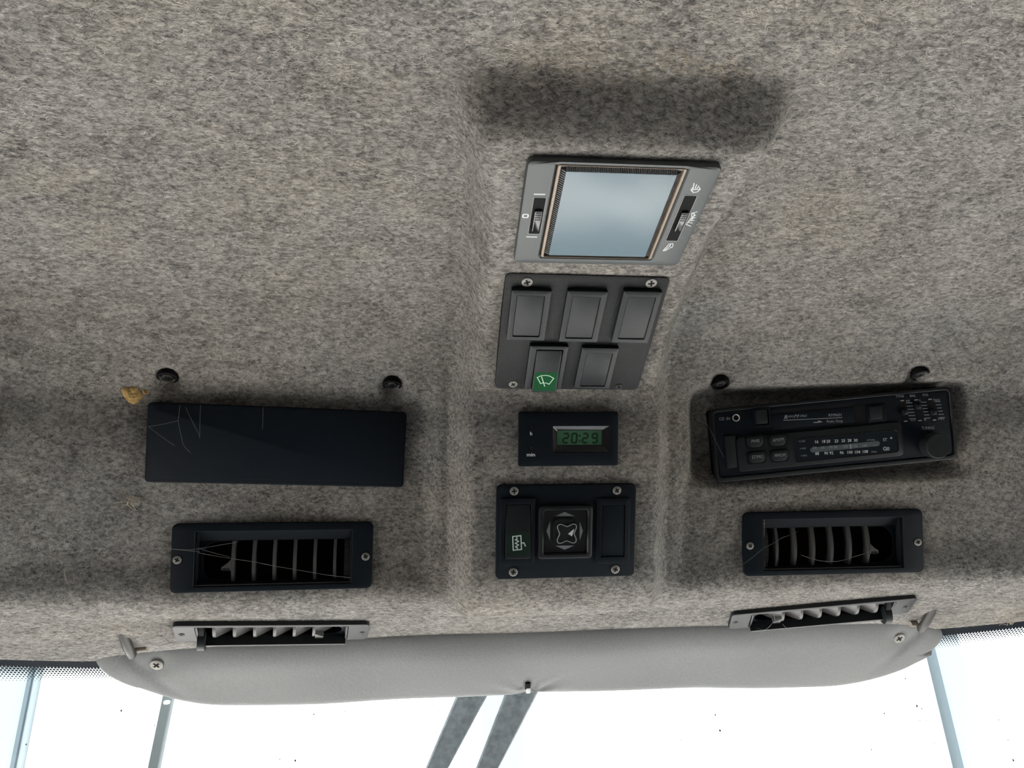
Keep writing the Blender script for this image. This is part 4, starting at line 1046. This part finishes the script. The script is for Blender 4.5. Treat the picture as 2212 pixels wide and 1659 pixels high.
web('tangled cobweb on the left tip of the sun visor', [[(280, 540), (490, 630), (620, 740)], [(370, 505), (520, 690), (460, 770)], [(480, 570), (600, 570), (545, 640)]], VDev, 16, 0.13)

# ------------------------------------------------------------------ felt fibres
def value_noise(X, Y, cell, seed):
    g = np.random.default_rng(seed).random((700, 700)); x = X / cell + 350; y = Y / cell + 20
    i, j = np.floor(x).astype(int) % 698, np.floor(y).astype(int) % 698; u, v = x % 1, y % 1
    u, v = u * u * (3 - 2 * u), v * v * (3 - 2 * v)
    return (g[i, j] * (1 - u) + g[i + 1, j] * u) * (1 - v) + (g[i, j + 1] * (1 - u) + g[i + 1, j + 1] * u) * v
def in_poly(x, y, poly):
    c = np.zeros(x.shape, bool); n = len(poly)
    for i in range(n):
        x0, y0 = poly[i - 1]; x1, y1 = poly[i]
        if y0 == y1: continue
        k = ((y0 > y) != (y1 > y)) & (x < (x1 - x0) * (y - y0) / (y1 - y0) + x0); c ^= k
    return c
N = 800000
X = rng.uniform(-455, 455, N); S = rng.uniform(s_of_f(165), S_END - 0.5, N)
Pm = surf(X, S); e = 0.8
TX = surf(X + e, S) - surf(X - e, S); TS = surf(X, S + e) - surf(X, S - e)
TX /= np.linalg.norm(TX, axis=1)[:, None]; TS /= np.linalg.norm(TS, axis=1)[:, None]
NN = np.cross(TX, TS); NN /= np.linalg.norm(NN, axis=1)[:, None]
flip = (NN * (CAM * 1000 - Pm)).sum(1) < 0; NN[flip] *= -1
px, py = project(Pm * 0.001)
keep = (px > -60) & (px < 2272) & (py > -60) & (py < 1560)
for poly in FOOT: keep &= ~in_poly(px, py, poly)
idx = np.nonzero(keep)[0][:350000]
X, S, Pm, TX, TS, NN = X[idx], S[idx], Pm[idx], TX[idx], TS[idx], NN[idx]
n = len(X); print('fibres', n)
flat = 1 - sst(s_of_f(400), s_of_f(475), S)
th = np.where(rng.random(n) < 0.75 * flat, rng.normal(0, 0.45, n) + np.pi * rng.integers(0, 2, n), rng.uniform(0, 2 * np.pi, n)); turn = rng.normal(0, 1.0, n); Ln = rng.uniform(1.4, 3.4, n); hg = rng.uniform(0.15, 0.75, n); wd = rng.uniform(0.04, 0.095, n)
pts = [];  cur = Pm.copy(); nseg = 2
for k in range(nseg + 1):
    t = k / nseg; a = th + turn * (t - 0.5)
    d = np.cos(a)[:, None] * TX + np.sin(a)[:, None] * TS
    if k: cur = cur + d * (Ln / nseg)[:, None]
    lift = hg * np.sin(np.pi * (0.15 + 0.75 * t))
    side = np.cross(NN, d); c = cur + NN * lift[:, None]
    wk = wd * (1.0 if 0 < k < nseg else 0.45)
    pts += [c - side * wk[:, None], c + side * wk[:, None]]
V = np.stack(pts, 1).reshape(-1, 3) * 0.001                       # n x 8 verts
base = (np.arange(n) * (2 * (nseg + 1)))[:, None, None]
quad = np.array([[0, 1, 3, 2], [2, 3, 5, 4]])[None]
FQ = (base + quad).reshape(-1, 4)
me = bpy.data.meshes.new('felt_fibres')
me.vertices.add(len(V)); me.vertices.foreach_set('co', V.ravel())
me.loops.add(FQ.size); me.loops.foreach_set('vertex_index', FQ.ravel().astype(np.int32))
me.polygons.add(len(FQ)); me.polygons.foreach_set('loop_start', np.arange(0, FQ.size, 4, dtype=np.int32))
me.polygons.foreach_set('use_smooth', np.ones(len(FQ), bool))
me.update(calc_edges=True)
mix = 0.75 * value_noise(X * 0.6, S, 1.9, 1) + 0.2 * value_noise(X, S, 8.0, 2) + 0.14 * value_noise(X, S, 50.0, 3) - 0.545
lum = np.clip(0.5 + 1.25 * mix + rng.normal(0, 0.12, n), 0, 1)
warm = np.clip(value_noise(X, S, 45.0, 5) * 1.3 - 0.3, 0, 1)
c0, c1 = np.array(FIB_DARK), np.array(FIB_LIGHT)
colr = c0 + (c1 - c0) * (lum ** 1.5)[:, None]
stain = np.exp(-((S - s_of_f(243)) / 9) ** 2) * sst(-75, -40, X) * (1 - sst(45, 85, X)) * (0.4 + 0.9 * value_noise(X, S, 14.0, 8))
colr *= 1 - stain[:, None] * np.array([0.08, 0.20, 0.38])
colr *= 1 - warm[:, None] * np.array([0.0, 0.045, 0.105])
ca = me.color_attributes.new('tone', 'FLOAT_COLOR', 'POINT')
buf = np.ones((n, 2 * (nseg + 1), 4), np.float32); buf[:, :, :3] = colr[:, None, :]
ca.data.foreach_set('color', buf.ravel())
me.materials.append(M['fibre'])
fo = bpy.data.objects.new('felt_fibres', me); COL.objects.link(fo); fo.parent = ceiling; fo['kind'] = 'stuff'
